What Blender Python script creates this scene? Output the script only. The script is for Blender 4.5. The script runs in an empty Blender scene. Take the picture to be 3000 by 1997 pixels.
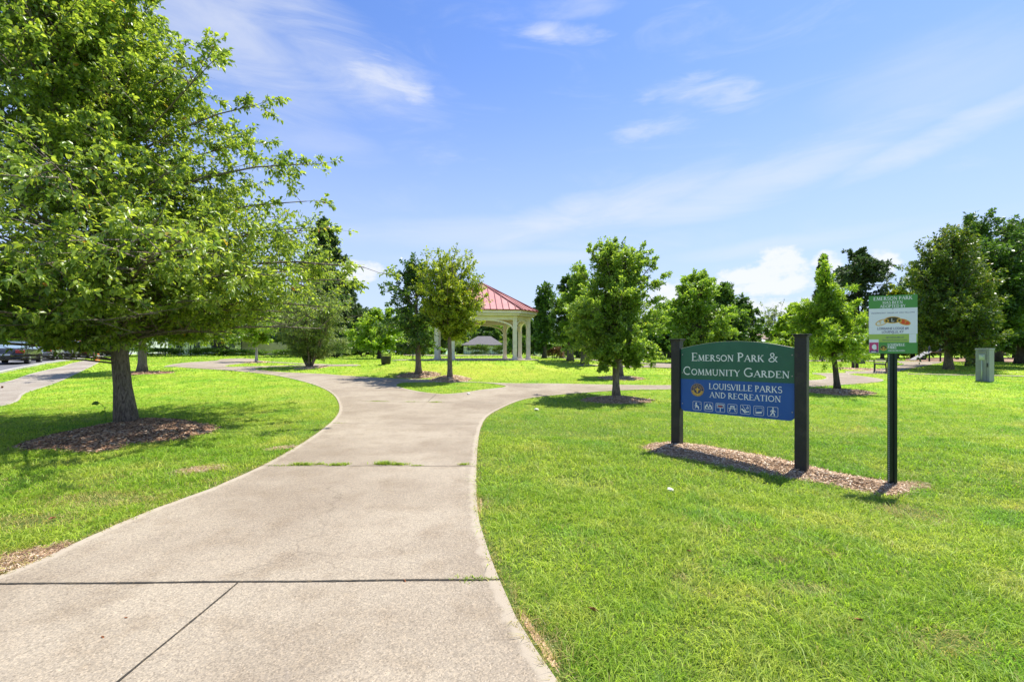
import bpy, bmesh, math, random
import numpy as np
from mathutils import Vector, Matrix
from mathutils.geometry import tessellate_polygon
R = math.radians
rng = np.random.default_rng(7)
random.seed(7)
sc = bpy.context.scene
COL = sc.collection

# ------------------------------------------------------------------ camera, sky, sun, exposure
FP, CX, HY, EYE = 1333.0, 1500.0, 1031.0, 1.5     # focal length, centre column and horizon row in photo pixels
cam_d = bpy.data.cameras.new('camera'); cam = bpy.data.objects.new('camera', cam_d); COL.objects.link(cam)
cam.location = (0, 0, EYE); cam.rotation_euler = (R(90), 0, 0)
cam_d.sensor_width = 36; cam_d.lens = 36*FP/3000; cam_d.shift_y = (HY-998.5)/3000
cam_d.clip_start = .05; cam_d.clip_end = 6000
sc.camera = cam
sc.view_settings.view_transform = 'Standard'; sc.view_settings.look = 'None'
sc.view_settings.exposure = 0.9; sc.view_settings.gamma = 1
sc.render.resolution_x = 1024; sc.render.resolution_y = 681
try:
    sc.cycles.use_denoising = True; sc.cycles.denoiser = 'OPENIMAGEDENOISE'
    sc.cycles.max_bounces = 8; sc.cycles.diffuse_bounces = 4; sc.cycles.transmission_bounces = 6; sc.cycles.transparent_max_bounces = 6
    sc.cycles.sample_clamp_indirect = 6
except Exception: pass
SUN_EL = R(65); SUN_DIR = Vector((.79*math.cos(SUN_EL), .613*math.cos(SUN_EL), math.sin(SUN_EL))).normalized()
sl = bpy.data.lights.new('sun', 'SUN'); sun = bpy.data.objects.new('sun', sl); COL.objects.link(sun)
sl.energy = 4.4; sl.angle = R(.55); sl.color = (1, .95, .87)
sun.rotation_euler = SUN_DIR.to_track_quat('Z', 'Y').to_euler()

class NT:
    "small helper for node trees"
    def __init__(s, tree): s.t = tree; s.n = tree.nodes; s.l = tree.links
    def new(s, typ, **kw):
        nd = s.n.new(typ)
        for k, v in kw.items(): setattr(nd, k, v)
        return nd
    def put(s, sock, v):
        if isinstance(v, bpy.types.NodeSocket): s.l.new(v, sock)
        elif v is not None:
            if hasattr(sock.default_value, '__len__') and not hasattr(v, '__len__'): v = (v,)*len(sock.default_value)
            if hasattr(v, '__len__') and len(sock.default_value) == 4 and len(v) == 3: v = tuple(v)+(1,)
            sock.default_value = v
    def math(s, op, a, b=None, c=None, clamp=False):
        nd = s.new('ShaderNodeMath', operation=op); nd.use_clamp = clamp
        for i, v in enumerate((a, b, c)): s.put(nd.inputs[i], v) if v is not None else None
        return nd.outputs[0]
    def vmath(s, op, a, b=None):
        nd = s.new('ShaderNodeVectorMath', operation=op); s.put(nd.inputs[0], a)
        if b is not None: s.put(nd.inputs[1], b)
        return nd.outputs[0]
    def mix(s, f, a, b, blend='MIX'):
        nd = s.new('ShaderNodeMix', data_type='RGBA', blend_type=blend)
        s.put(nd.inputs[0], f); s.put(nd.inputs[6], a); s.put(nd.inputs[7], b); return nd.outputs[2]
    def noise(s, vec, scale, detail=3, rough=.55, dist=0):
        nd = s.new('ShaderNodeTexNoise'); nd.inputs['Scale'].default_value = scale; nd.inputs['Detail'].default_value = detail
        nd.inputs['Roughness'].default_value = rough; nd.inputs['Distortion'].default_value = dist
        if vec is not None: s.l.new(vec, nd.inputs['Vector'])
        return nd.outputs[0]
    def ramp(s, f, stops):
        nd = s.new('ShaderNodeValToRGB'); e = nd.color_ramp.elements
        while len(e) < len(stops): e.new(.5)
        for i, (p, c) in enumerate(stops):
            e[i].position = p; e[i].color = tuple(c)+(1,) if len(c) == 3 else c
        s.put(nd.inputs[0], f); return nd.outputs[0]
    def sstep(s, v, a, b):
        nd = s.new('ShaderNodeMapRange', interpolation_type='SMOOTHSTEP')
        s.put(nd.inputs[0], v); nd.inputs[1].default_value = a; nd.inputs[2].default_value = b
        return nd.outputs[0]

def photo_dir(px, py):          # photo pixel -> azimuth, elevation (radians)
    u = (px-CX)/FP; v = (HY-py)/FP
    return math.atan(u), math.atan(v/math.sqrt(1+u*u))

w = bpy.data.worlds.new('World'); sc.world = w; w.use_nodes = True
T = NT(w.node_tree); T.n.clear()
sky = T.new('ShaderNodeTexSky', sky_type='NISHITA'); sky.sun_disc = False
sky.sun_elevation = SUN_EL; sky.sun_rotation = math.atan2(SUN_DIR.x, SUN_DIR.y)
sky.altitude = 100; sky.air_density = 1.0; sky.dust_density = .6; sky.ozone_density = 1.6
tc = T.new('ShaderNodeTexCoord'); gen = tc.outputs['Generated']
sep = T.new('ShaderNodeSeparateXYZ'); T.l.new(gen, sep.inputs[0]); sx, sy, sz = sep.outputs
AZ = T.math('ARCTAN2', sx, sy); EL = T.math('ARCSINE', sz)
cmb = T.new('ShaderNodeCombineXYZ'); T.l.new(AZ, cmb.inputs[0]); T.l.new(EL, cmb.inputs[1]); ang = cmb.outputs[0]
def stretched(sxx, syy, rot):
    m = T.new('ShaderNodeMapping'); T.l.new(ang, m.inputs[0]); m.inputs['Scale'].default_value = (sxx, syy, 1); m.inputs['Rotation'].default_value = (0, 0, rot)
    return m.outputs[0]
wisp = T.noise(stretched(2.2, 9, -.22), 1.6, 7, .62, .8)
wisp2 = T.noise(stretched(5, 22, .12), 1.5, 6, .6, .5)
puff = T.noise(stretched(9, 13, 0), 3.4, 8, .6)
def blob(px, py, wpx, hpx, rot, nz, k):
    a0, e0 = photo_dir(px, py); cosc = 1/(1+((px-CX)/FP)**2)
    wr = wpx/FP*cosc; hr = hpx/FP*math.sqrt(cosc)
    da = T.math('SUBTRACT', AZ, a0); de = T.math('SUBTRACT', EL, e0)
    c, s_ = math.cos(rot), math.sin(rot)
    x = T.math('DIVIDE', T.math('ADD', T.math('MULTIPLY', da, c), T.math('MULTIPLY', de, s_)), wr)
    y = T.math('DIVIDE', T.math('SUBTRACT', T.math('MULTIPLY', de, c), T.math('MULTIPLY', da, s_)), hr)
    d = T.math('ADD', T.math('MULTIPLY', x, x), T.math('MULTIPLY', y, y))
    d = T.math('ADD', d, T.math('MULTIPLY', T.math('SUBTRACT', nz, .5), k))
    return d
cir = None
def add_c(v):
    global cir
    cir = v if cir is None else T.math('MAXIMUM', cir, v)
for px, py, wp, hp, rot, k, amp in [
        (1110, 215, 190, 46, -.22, 3.0, .8), (960, 170, 400, 110, -.24, 3.0, .6), (700, 100, 420, 190, -.3, 2.4, .6), (900, 400, 260, 60, -.1, 2, .25),
        (1640, 98, 130, 26, -.05, 3.2, .6), (1690, 20, 160, 30, 0, 3, .3), (2060, 272, 190, 40, -.16, 4.6, .42), (1910, 380, 120, 34, .05, 4.6, .40),
        (1750, 620, 460, 62, .2, 2.6, .6), (2300, 500, 620, 70, .22, 2.8, .48), (2800, 380, 420, 50, .24, 2.6, .6), (2750, 230, 420, 130, -.05, 1.6, .3),
        (1450, 680, 500, 50, .05, 1.6, .4), (1560, 755, 420, 26, .03, 1.8, .4), (2300, 715, 420, 30, .05, 1.8, .38), (2700, 690, 300, 35, .1, 1.8, .3)]:
    d = blob(px, py, wp, hp, rot, wisp2 if wp < 300 else wisp, k)
    add_c(T.math('MULTIPLY', T.math('SUBTRACT', 1, T.sstep(d, -.7, 1.3)), amp))
streak = T.math('MULTIPLY', T.sstep(wisp, .5, .82), .22)
add_c(streak)
cum = None
for px, py, wp, hp in [(2290, 765, 62, 34), (2210, 812, 105, 30), (2300, 805, 75, 34), (2240, 840, 120, 24), (2590, 770, 42, 34), (2420, 770, 40, 26), (2080, 850, 70, 26), (1062, 790, 62, 20), (1030, 812, 70, 16), (1950, 860, 60, 30), (2100, 905, 260, 26)]:
    d = blob(px, py, wp*1.25, hp*1.3, 0, puff, 3.4)
    v = T.math('SUBTRACT', 1, T.sstep(d, .15, 1.3)); cum = v if cum is None else T.math('MAXIMUM', cum, v)
hz = T.math('SUBTRACT', 1, T.sstep(EL, -.10, .66))
skyc = T.mix(1.0, sky.outputs[0], (1.28, 1.62, 2.30, 1), 'MULTIPLY')
skyc = T.mix(T.math('MULTIPLY', hz, .92), skyc, (7.2, 8.3, 10.4, 1))
skyc = T.mix(cir, skyc, (9.3, 9.6, 10.2, 1))
skyc = T.mix(T.math('MULTIPLY', cum, .75), skyc, (10.6, 10.6, 10.8, 1))
bg = T.new('ShaderNodeBackground'); T.l.new(skyc, bg.inputs[0]); bg.inputs[1].default_value = .052
wo = T.new('ShaderNodeOutputWorld'); T.l.new(bg.outputs[0], wo.inputs[0])

# ------------------------------------------------------------------ terrain
_yl = [-1e4, 10, 12.5, 18, 24, 30, 40, 60, 100, 400]
_zl = [0, 0, .03, .27, .55, .75, .90, 1.05, 1.12, 1.15]
_zr = [0, 0, .03, .27, .50, .62, .68, .66, .62, .6]
_gy = np.linspace(-50, 400, 4501)
_k = np.hanning(31); _k /= _k.sum()
_GL = np.convolve(np.pad(np.interp(_gy, _yl, _zl), 15, 'edge'), _k, 'valid')
_GR = np.convolve(np.pad(np.interp(_gy, _yl, _zr), 15, 'edge'), _k, 'valid')
GZ = np.array((-2.0, 29.0))     # gazebo centre
def ss(v): v = np.clip(v, 0, 1); return v*v*(3-2*v)
def terrain(x, y):
    x = np.asarray(x, float); y = np.asarray(y, float)
    a = ss((x/(np.abs(y)+5)+.05)/.2)
    z = np.interp(y, _gy, _GL)*(1-a)+np.interp(y, _gy, _GR)*a
    d = np.hypot(x-GZ[0], (y-GZ[1]))
    m = 1-ss((d-4.9)/5.2)
    z = z*(1-m)+np.maximum(z, 1.0)*m
    z = z-.13*np.exp(-((x-4.3)**2+(y-5.3)**2)/(2*1.3**2))
    return z
def tz(x, y): return float(terrain(x, y))
def ground_at(px, py):
    k = (py-HY)/FP; u = (px-CX)/FP
    Y = np.concatenate([np.linspace(.6, 40, 4000), np.linspace(40.05, 380, 5000)])
    f = EYE-Y*k-terrain(u*Y, Y)
    i = np.nonzero(f <= 0)[0]
    if len(i) == 0: return (u*150, 150.0)
    i = i[0]
    if i == 0: return (u*Y[0], Y[0])
    t = f[i-1]/(f[i-1]-f[i]); yy = Y[i-1]+t*(Y[i]-Y[i-1])
    return (u*yy, yy)
def Dp(pts): return [(x*1.27334, y*1.27334) for x, y in pts]
def world_poly(pts):
    out = []
    for p in pts:
        out.append((p[1], p[2]) if p[0] == 'w' else ground_at(*p))
    return out
def smooth_closed(P, closed=True, n=6):
    P = np.array(P, float); N = len(P); out = []
    rngi = range(N if closed else N-1)
    for i in rngi:
        if closed: p0, p1, p2, p3 = P[i-1], P[i], P[(i+1) % N], P[(i+2) % N]
        else: p0, p1, p2, p3 = P[max(i-1, 0)], P[i], P[i+1], P[min(i+2, N-1)]
        L = np.hypot(*(p2-p1))
        k = int(max(1, min(n, L/.25)))
        t0 = 0; t1 = t0+max(np.hypot(*(p1-p0)), 1e-4)**.5; t2 = t1+max(L, 1e-4)**.5; t3 = t2+max(np.hypot(*(p3-p2)), 1e-4)**.5
        for j in range(k):
            t = t1+(t2-t1)*j/k
            A1 = (t1-t)/(t1-t0)*p0+(t-t0)/(t1-t0)*p1 if t1 > t0+1e-3 else p1
            A2 = (t2-t)/(t2-t1)*p1+(t-t1)/(t2-t1)*p2
            A3 = (t3-t)/(t3-t2)*p2+(t-t2)/(t3-t2)*p3 if t3 > t2+1e-3 else p2
            B1 = (t2-t)/(t2-t0)*A1+(t-t0)/(t2-t0)*A2; B2 = (t3-t)/(t3-t1)*A2+(t-t1)/(t3-t1)*A3
            out.append((t2-t)/(t2-t1)*B1+(t-t1)/(t2-t1)*B2)
    if not closed: out.append(P[-1])
    return np.array(out)
def inside(x, y, poly):
    x = np.asarray(x); c = np.zeros(x.shape, bool); P = np.asarray(poly)
    x1, y1 = P[:, 0], P[:, 1]; x2, y2 = np.roll(x1, -1), np.roll(y1, -1)
    bx = (x >= P[:, 0].min()) & (x <= P[:, 0].max()) & (y >= P[:, 1].min()) & (y <= P[:, 1].max())
    idx = np.nonzero(bx)[0]; xs, ys = x[idx], y[idx]; cc = np.zeros(len(idx), bool)
    for a, b, c2, d in zip(x1, y1, x2, y2):
        if b == d: continue
        cc ^= ((b > ys) != (d > ys)) & (xs < (c2-a)*(ys-b)/(d-b)+a)
    c[idx] = cc; return c
def dist_poly(x, y, poly, closed=True):
    P = np.asarray(poly); Q = np.roll(P, -1, 0) if closed else P[1:]
    if not closed: P = P[:-1]
    d = np.full(len(x), 1e9)
    for a, b in zip(P, Q):
        v = b-a; L = v@v
        if L < 1e-9: continue
        t = np.clip(((x-a[0])*v[0]+(y-a[1])*v[1])/L, 0, 1)
        d = np.minimum(d, np.hypot(x-a[0]-t*v[0], y-a[1]-t*v[1]))
    return d

# ------------------------------------------------------------------ object helpers
def tag(o, label=None, cat=None, group=None, kind=None):
    if label: o['label'] = label
    if cat: o['category'] = cat
    if group: o['group'] = group
    if kind: o['kind'] = kind
    return o
def thing(name, label, cat, loc=(0, 0, 0), rz=0, group=None, kind=None):
    o = bpy.data.objects.new(name, None); COL.objects.link(o); o.location = loc; o.rotation_euler = (0, 0, rz)
    o.empty_display_size = .2
    return tag(o, label, cat, group, kind)
def link(name, me, mats, parent=None, smooth=False, bevel=0, label=None):
    o = bpy.data.objects.new(name, me); COL.objects.link(o)
    if not isinstance(mats, (list, tuple)): mats = [mats]
    for m in mats: me.materials.append(m)
    if smooth: me.shade_smooth() if hasattr(me, 'shade_smooth') else me.polygons.foreach_set('use_smooth', [True]*len(me.polygons))
    if bevel:
        b = o.modifiers.new('bevel', 'BEVEL'); b.width = bevel; b.segments = 2; b.limit_method = 'ANGLE'; b.angle_limit = R(40)
    if parent is not None: o.parent = parent
    if label: o['label'] = label
    return o
def np_mesh(name, V, faces_flat, nper, attrs=None, matidx=None):
    "V (n,3); faces_flat: 1-d index array, nper: verts per face (const) or array"
    me = bpy.data.meshes.new(name); V = np.ascontiguousarray(V, np.float32); faces_flat = np.ascontiguousarray(faces_flat, np.int32)
    if np.isscalar(nper): nf = len(faces_flat)//nper; tot = np.full(nf, nper, np.int32)
    else: tot = np.asarray(nper, np.int32); nf = len(tot)
    st = np.concatenate([[0], np.cumsum(tot)[:-1]]).astype(np.int32)
    me.vertices.add(len(V)); me.vertices.foreach_set('co', V.ravel())
    me.loops.add(len(faces_flat)); me.loops.foreach_set('vertex_index', faces_flat)
    me.polygons.add(nf); me.polygons.foreach_set('loop_start', st); me.polygons.foreach_set('loop_total', tot)
    if matidx is not None: me.polygons.foreach_set('material_index', np.asarray(matidx, np.int32))
    me.update(calc_edges=True)
    for k, a in (attrs or {}).items():
        at = me.attributes.new(k, 'FLOAT', 'POINT'); at.data.foreach_set('value', np.ascontiguousarray(a, np.float32))
    return me
class MB:
    "collects boxes, tubes, prisms into one mesh"
    def __init__(s): s.v = []; s.f = []; s.m = []
    def add(s, vs, fs, mi=0, M=None):
        o = len(s.v); s.v += [tuple((M @ Vector(p)) if M is not None else p) for p in vs]
        s.f += [tuple(i+o for i in f) for f in fs]; s.m += [mi]*len(fs); return s
    def box(s, x0, x1, y0, y1, z0, z1, mi=0, M=None):
        vs = [(x, y, z) for z in (z0, z1) for y in (y0, y1) for x in (x0, x1)]
        return s.add(vs, [(0, 2, 3, 1), (4, 5, 7, 6), (0, 1, 5, 4), (2, 6, 7, 3), (0, 4, 6, 2), (1, 3, 7, 5)], mi, M)
    def beam(s, a, b, wd, ht, mi=0, up=(0, 0, 1)):
        a = Vector(a); b = Vector(b); d = (b-a); L = d.length; d.normalize(); u = Vector(up); r = d.cross(u)
        if r.length < 1e-3: r = d.cross(Vector((1, 0, 0)))
        r.normalize(); u = r.cross(d)
        vs = [a+r*i*wd/2+u*j*ht/2+d*k*L for k in (0, 1) for j in (-1, 1) for i in (-1, 1)]
        return s.add([tuple(p) for p in vs], [(0, 2, 3, 1), (4, 5, 7, 6), (0, 1, 5, 4), (2, 6, 7, 3), (0, 4, 6, 2), (1, 3, 7, 5)], mi)
    def tube(s, pts, rad, n=8, mi=0, caps=True):
        pts = [Vector(p) for p in pts]; rad = rad if hasattr(rad, '__len__') else [rad]*len(pts); vs = []; fs = []
        prev = None
        for i, p in enumerate(pts):
            d = (pts[min(i+1, len(pts)-1)]-pts[max(i-1, 0)]).normalized()
            if prev is None: prev = d.cross(Vector((0, 0, 1))) if abs(d.z) < .9 else d.cross(Vector((1, 0, 0)))
            a = (prev-d*prev.dot(d)).normalized(); prev = a; b = d.cross(a)
            for k in range(n):
                t = 2*math.pi*k/n; vs.append(tuple(p+(a*math.cos(t)+b*math.sin(t))*rad[i]))
        for i in range(len(pts)-1):
            for k in range(n):
                k2 = (k+1) % n; fs.append((i*n+k, i*n+k2, (i+1)*n+k2, (i+1)*n+k))
        if caps: fs.append(tuple(range(n))[::-1]); fs.append(tuple((len(pts)-1)*n+k for k in range(n)))
        return s.add(vs, fs, mi)
    def lathe(s, prof, n=24, mi=0, c=(0, 0, 0), caps=True):
        vs = [(c[0]+r*math.cos(2*math.pi*k/n), c[1]+r*math.sin(2*math.pi*k/n), c[2]+z) for r, z in prof for k in range(n)]
        fs = [(i*n+k, i*n+(k+1) % n, (i+1)*n+(k+1) % n, (i+1)*n+k) for i in range(len(prof)-1) for k in range(n)]
        if caps: fs.append(tuple(range(n))[::-1]); fs.append(tuple((len(prof)-1)*n+k for k in range(n)))
        return s.add(vs, fs, mi)
    def prism(s, poly, axis, a, b, mi=0, M=None):
        "extrude 2-D polygon; axis y: poly=(x,z); axis z: poly=(x,y); axis x: poly=(y,z)"
        def P(p, t): return (p[0], t, p[1]) if axis == 'y' else ((p[0], p[1], t) if axis == 'z' else (t, p[0], p[1]))
        n = len(poly); vs = [P(p, a) for p in poly]+[P(p, b) for p in poly]
        fs = [tuple(range(n)), tuple(range(2*n-1, n-1, -1))]+[(i, (i+1) % n, n+(i+1) % n, n+i) for i in range(n)]
        return s.add(vs, fs, mi, M)
    def mesh(s, name):
        me = bpy.data.meshes.new(name); me.from_pydata(s.v, [], s.f); me.polygons.foreach_set('material_index', s.m)
        bm = bmesh.new(); bm.from_mesh(me); bmesh.ops.recalc_face_normals(bm, faces=bm.faces); bm.to_mesh(me); bm.free(); me.update(); return me
    def build(s, name, mats, parent=None, smooth=False, bevel=0, label=None):
        return link(name, s.mesh(name), mats, parent, smooth, bevel, label)

# ------------------------------------------------------------------ materials
def mat(name, base, rough=.7, noise=None, bump=0, bscale=30, metal=0, spec=.5, emit=None):
    "base colour; noise=(scale, other colour, lo, hi)"
    m = bpy.data.materials.new(name); m.use_nodes = True; t = NT(m.node_tree); b = m.node_tree.nodes['Principled BSDF']
    co = t.new('ShaderNodeTexCoord').outputs['Object']
    b.inputs['Roughness'].default_value = rough; b.inputs['Metallic'].default_value = metal
    b.inputs['Specular IOR Level'].default_value = spec
    c = None
    if noise:
        for s_, c2, lo, hi in (noise if isinstance(noise, list) else [noise]):
            f = t.sstep(t.noise(co, s_, 4, .6), lo, hi); c = t.mix(f, c if c is not None else tuple(base)+(1,), tuple(c2)+(1,))
        t.l.new(c, b.inputs['Base Color'])
    else: b.inputs['Base Color'].default_value = tuple(base)+(1,)
    if bump:
        bp = t.new('ShaderNodeBump'); bp.inputs['Strength'].default_value = bump; bp.inputs['Distance'].default_value = .02
        t.l.new(t.noise(co, bscale, 4, .6), bp.inputs['Height']); t.l.new(bp.outputs[0], b.inputs['Normal'])
    return m

def lawn_colors(t, co, f=None):
    "patchy lawn colour in world space, shared by soil sheet and blades"
    big = t.noise(co, .23, 3, .6); mid = t.noise(co, 1.1, 4, .6); fine = t.noise(co, 7, 3, .6)
    g = t.mix(t.sstep(big, .35, .65), (.236, .388, .026, 1), (.345, .465, .040, 1))
    g = t.mix(t.math('MULTIPLY', t.sstep(mid, .46, .68), .7), g, (.46, .50, .075, 1))
    g = t.mix(t.math('MULTIPLY', t.sstep(t.noise(co, .75, 3, .6), .52, .66), .55), g, (.13, .34, .02, 1))
    g = t.mix(t.math('MULTIPLY', t.sstep(fine, .5, .75), .5), g, (.12, .30, .02, 1))
    return g, big, mid, fine

mm = bpy.data.materials.new('lawn_soil'); mm.use_nodes = True; t = NT(mm.node_tree); b = mm.node_tree.nodes['Principled BSDF']
co = t.new('ShaderNodeTexCoord').outputs['Object']
g, big, mid, fine = lawn_colors(t, co)
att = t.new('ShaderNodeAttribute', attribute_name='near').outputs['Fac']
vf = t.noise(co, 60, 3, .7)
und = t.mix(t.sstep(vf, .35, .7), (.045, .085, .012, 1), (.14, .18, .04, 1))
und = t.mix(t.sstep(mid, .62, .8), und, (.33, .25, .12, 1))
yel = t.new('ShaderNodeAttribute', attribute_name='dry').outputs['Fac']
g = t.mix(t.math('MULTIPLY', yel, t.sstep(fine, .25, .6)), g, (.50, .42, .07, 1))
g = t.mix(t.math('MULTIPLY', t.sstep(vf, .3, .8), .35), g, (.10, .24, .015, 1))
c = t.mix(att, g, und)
t.l.new(c, b.inputs['Base Color']); b.inputs['Roughness'].default_value = .9; b.inputs['Specular IOR Level'].default_value = .1
bp = t.new('ShaderNodeBump'); bp.inputs['Strength'].default_value = .8; bp.inputs['Distance'].default_value = .03
t.l.new(t.noise(co, 25, 4, .7), bp.inputs['Height']); t.l.new(bp.outputs[0], b.inputs['Normal'])
M_LAWN = mm

mm = bpy.data.materials.new('grass_blade'); mm.use_nodes = True; t = NT(mm.node_tree); b = mm.node_tree.nodes['Principled BSDF']
co = t.new('ShaderNodeTexCoord').outputs['Object']
g, big, mid, fine = lawn_colors(t, co)
lv = t.new('ShaderNodeAttribute', attribute_name='lv').outputs['Fac']; dr = t.new('ShaderNodeAttribute', attribute_name='dry').outputs['Fac']
g = t.mix(t.sstep(lv, 0, 1), t.mix(1, g, (.46, .58, .55, 1), 'MULTIPLY'), t.mix(1, g, (1.72, 1.52, 2.1, 1), 'MULTIPLY'))
g = t.mix(dr, g, t.mix(lv, (.34, .25, .09, 1), (.62, .50, .22, 1)))
t.l.new(g, b.inputs['Base Color']); b.inputs['Roughness'].default_value = .5; b.inputs['Specular IOR Level'].default_value = .25
tr = t.new('ShaderNodeBsdfTranslucent'); t.l.new(t.mix(1, g, (1.25, 1.3, .8, 1), 'MULTIPLY'), tr.inputs[0])
ms = t.new('ShaderNodeMixShader'); ms.inputs[0].default_value = .42
t.l.new(b.outputs[0], ms.inputs[1]); t.l.new(tr.outputs[0], ms.inputs[2]); t.l.new(ms.outputs[0], mm.node_tree.nodes['Material Output'].inputs[0])
M_BLADE = mm

def leaf_mat(name, dark, light, trans, tf=.42, autumn=None, rough=.42, spec=.5):
    m = bpy.data.materials.new(name); m.use_nodes = True; t = NT(m.node_tree); b = m.node_tree.nodes['Principled BSDF']
    co = t.new('ShaderNodeTexCoord').outputs['Object']
    lv = t.new('ShaderNodeAttribute', attribute_name='lv').outputs['Fac']
    f = t.math('ADD', t.math('MULTIPLY', lv, .6), t.math('MULTIPLY', t.noise(co, 1.1, 2), .5))
    c = t.mix(t.sstep(f, .2, .85), tuple(dark)+(1,), tuple(light)+(1,))
    if autumn: c = t.mix(t.sstep(lv, autumn[1], 1), c, tuple(autumn[0])+(1,))
    t.l.new(c, b.inputs['Base Color']); b.inputs['Roughness'].default_value = rough; b.inputs['Specular IOR Level'].default_value = spec
    tr = t.new('ShaderNodeBsdfTranslucent'); t.l.new(t.mix(1, c, tuple(trans)+(1,), 'MULTIPLY'), tr.inputs[0])
    ms = t.new('ShaderNodeMixShader'); ms.inputs[0].default_value = tf
    t.l.new(b.outputs[0], ms.inputs[1]); t.l.new(tr.outputs[0], ms.inputs[2]); t.l.new(ms.outputs[0], m.node_tree.nodes['Material Output'].inputs[0])
    return m
L_BIG = leaf_mat('leaf_big', (.085, .17, .028), (.32, .43, .07), (1.9, 1.7, .8), .5, ((.35, .18, .04), .99), rough=.36, spec=.6)
L_MID = leaf_mat('leaf_mid', (.10, .21, .026), (.27, .40, .055), (1.8, 1.7, .8), .45)
L_OAK = leaf_mat('leaf_oak', (.12, .22, .03), (.32, .45, .075), (1.8, 1.7, .8), .46, ((.36, .38, .05), .96))
L_OLIVE = leaf_mat('leaf_olive', (.14, .23, .02), (.34, .43, .045), (1.8, 1.6, .6), .45, ((.45, .36, .03), .975))
L_DARK = leaf_mat('leaf_dark', (.048, .112, .026), (.135, .235, .038), (1.5, 1.5, .7), .35)
L_DARK2 = leaf_mat('leaf_dark_warm', (.050, .110, .020), (.17, .245, .036), (1.7, 1.5, .6), .36, ((.28, .22, .04), .97))
L_LIME = leaf_mat('leaf_lime', (.14, .26, .022), (.31, .44, .055), (1.7, 1.6, .7), .5)
L_GREY = leaf_mat('leaf_grey', (.12, .18, .05), (.27, .34, .09), (1.5, 1.5, .8), .4)
L_NEEDLE = leaf_mat('needle', (.04, .085, .028), (.12, .18, .055), (1.2, 1.3, .8), .2, rough=.6)
L_HEDGE = leaf_mat('leaf_hedge', (.05, .12, .018), (.17, .27, .04), (1.5, 1.5, .7), .35)
L_PALE = leaf_mat('leaf_pale', (.16, .22, .08), (.34, .40, .17), (1.4, 1.4, .8), .35)
L_RUST = leaf_mat('leaf_rust', (.10, .055, .02), (.20, .12, .05), (1.3, 1.2, .8), .3)
def bark(name, a, b_, sc_=14):
    m = bpy.data.materials.new(name); m.use_nodes = True; t = NT(m.node_tree); b = m.node_tree.nodes['Principled BSDF']
    co = t.new('ShaderNodeTexCoord').outputs['Object']
    mp = t.new('ShaderNodeMapping'); t.l.new(co, mp.inputs[0]); mp.inputs['Scale'].default_value = (1, 1, .14)
    n = t.noise(mp.outputs[0], sc_*2.6, 6, .68, 1.1)
    n2 = t.noise(co, 4, 3)
    c = t.mix(t.sstep(n, .36, .62), tuple(a)+(1,), tuple(b_)+(1,)); c = t.mix(t.math('MULTIPLY', t.sstep(n2, .45, .7), .35), c, (.16, .15, .08, 1))
    t.l.new(c, b.inputs['Base Color']); b.inputs['Roughness'].default_value = .9
    bp = t.new('ShaderNodeBump'); bp.inputs['Strength'].default_value = 1; bp.inputs['Distance'].default_value = .03; t.l.new(n, bp.inputs['Height']); t.l.new(bp.outputs[0], b.inputs['Normal'])
    return m
B_GREY = bark('bark_grey', (.085, .066, .05), (.28, .23, .185)); B_DARK = bark('bark_dark', (.035, .028, .022), (.10, .08, .06)); B_WHITE = bark('bark_white', (.30, .28, .25), (.62, .60, .55), 8)

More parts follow.
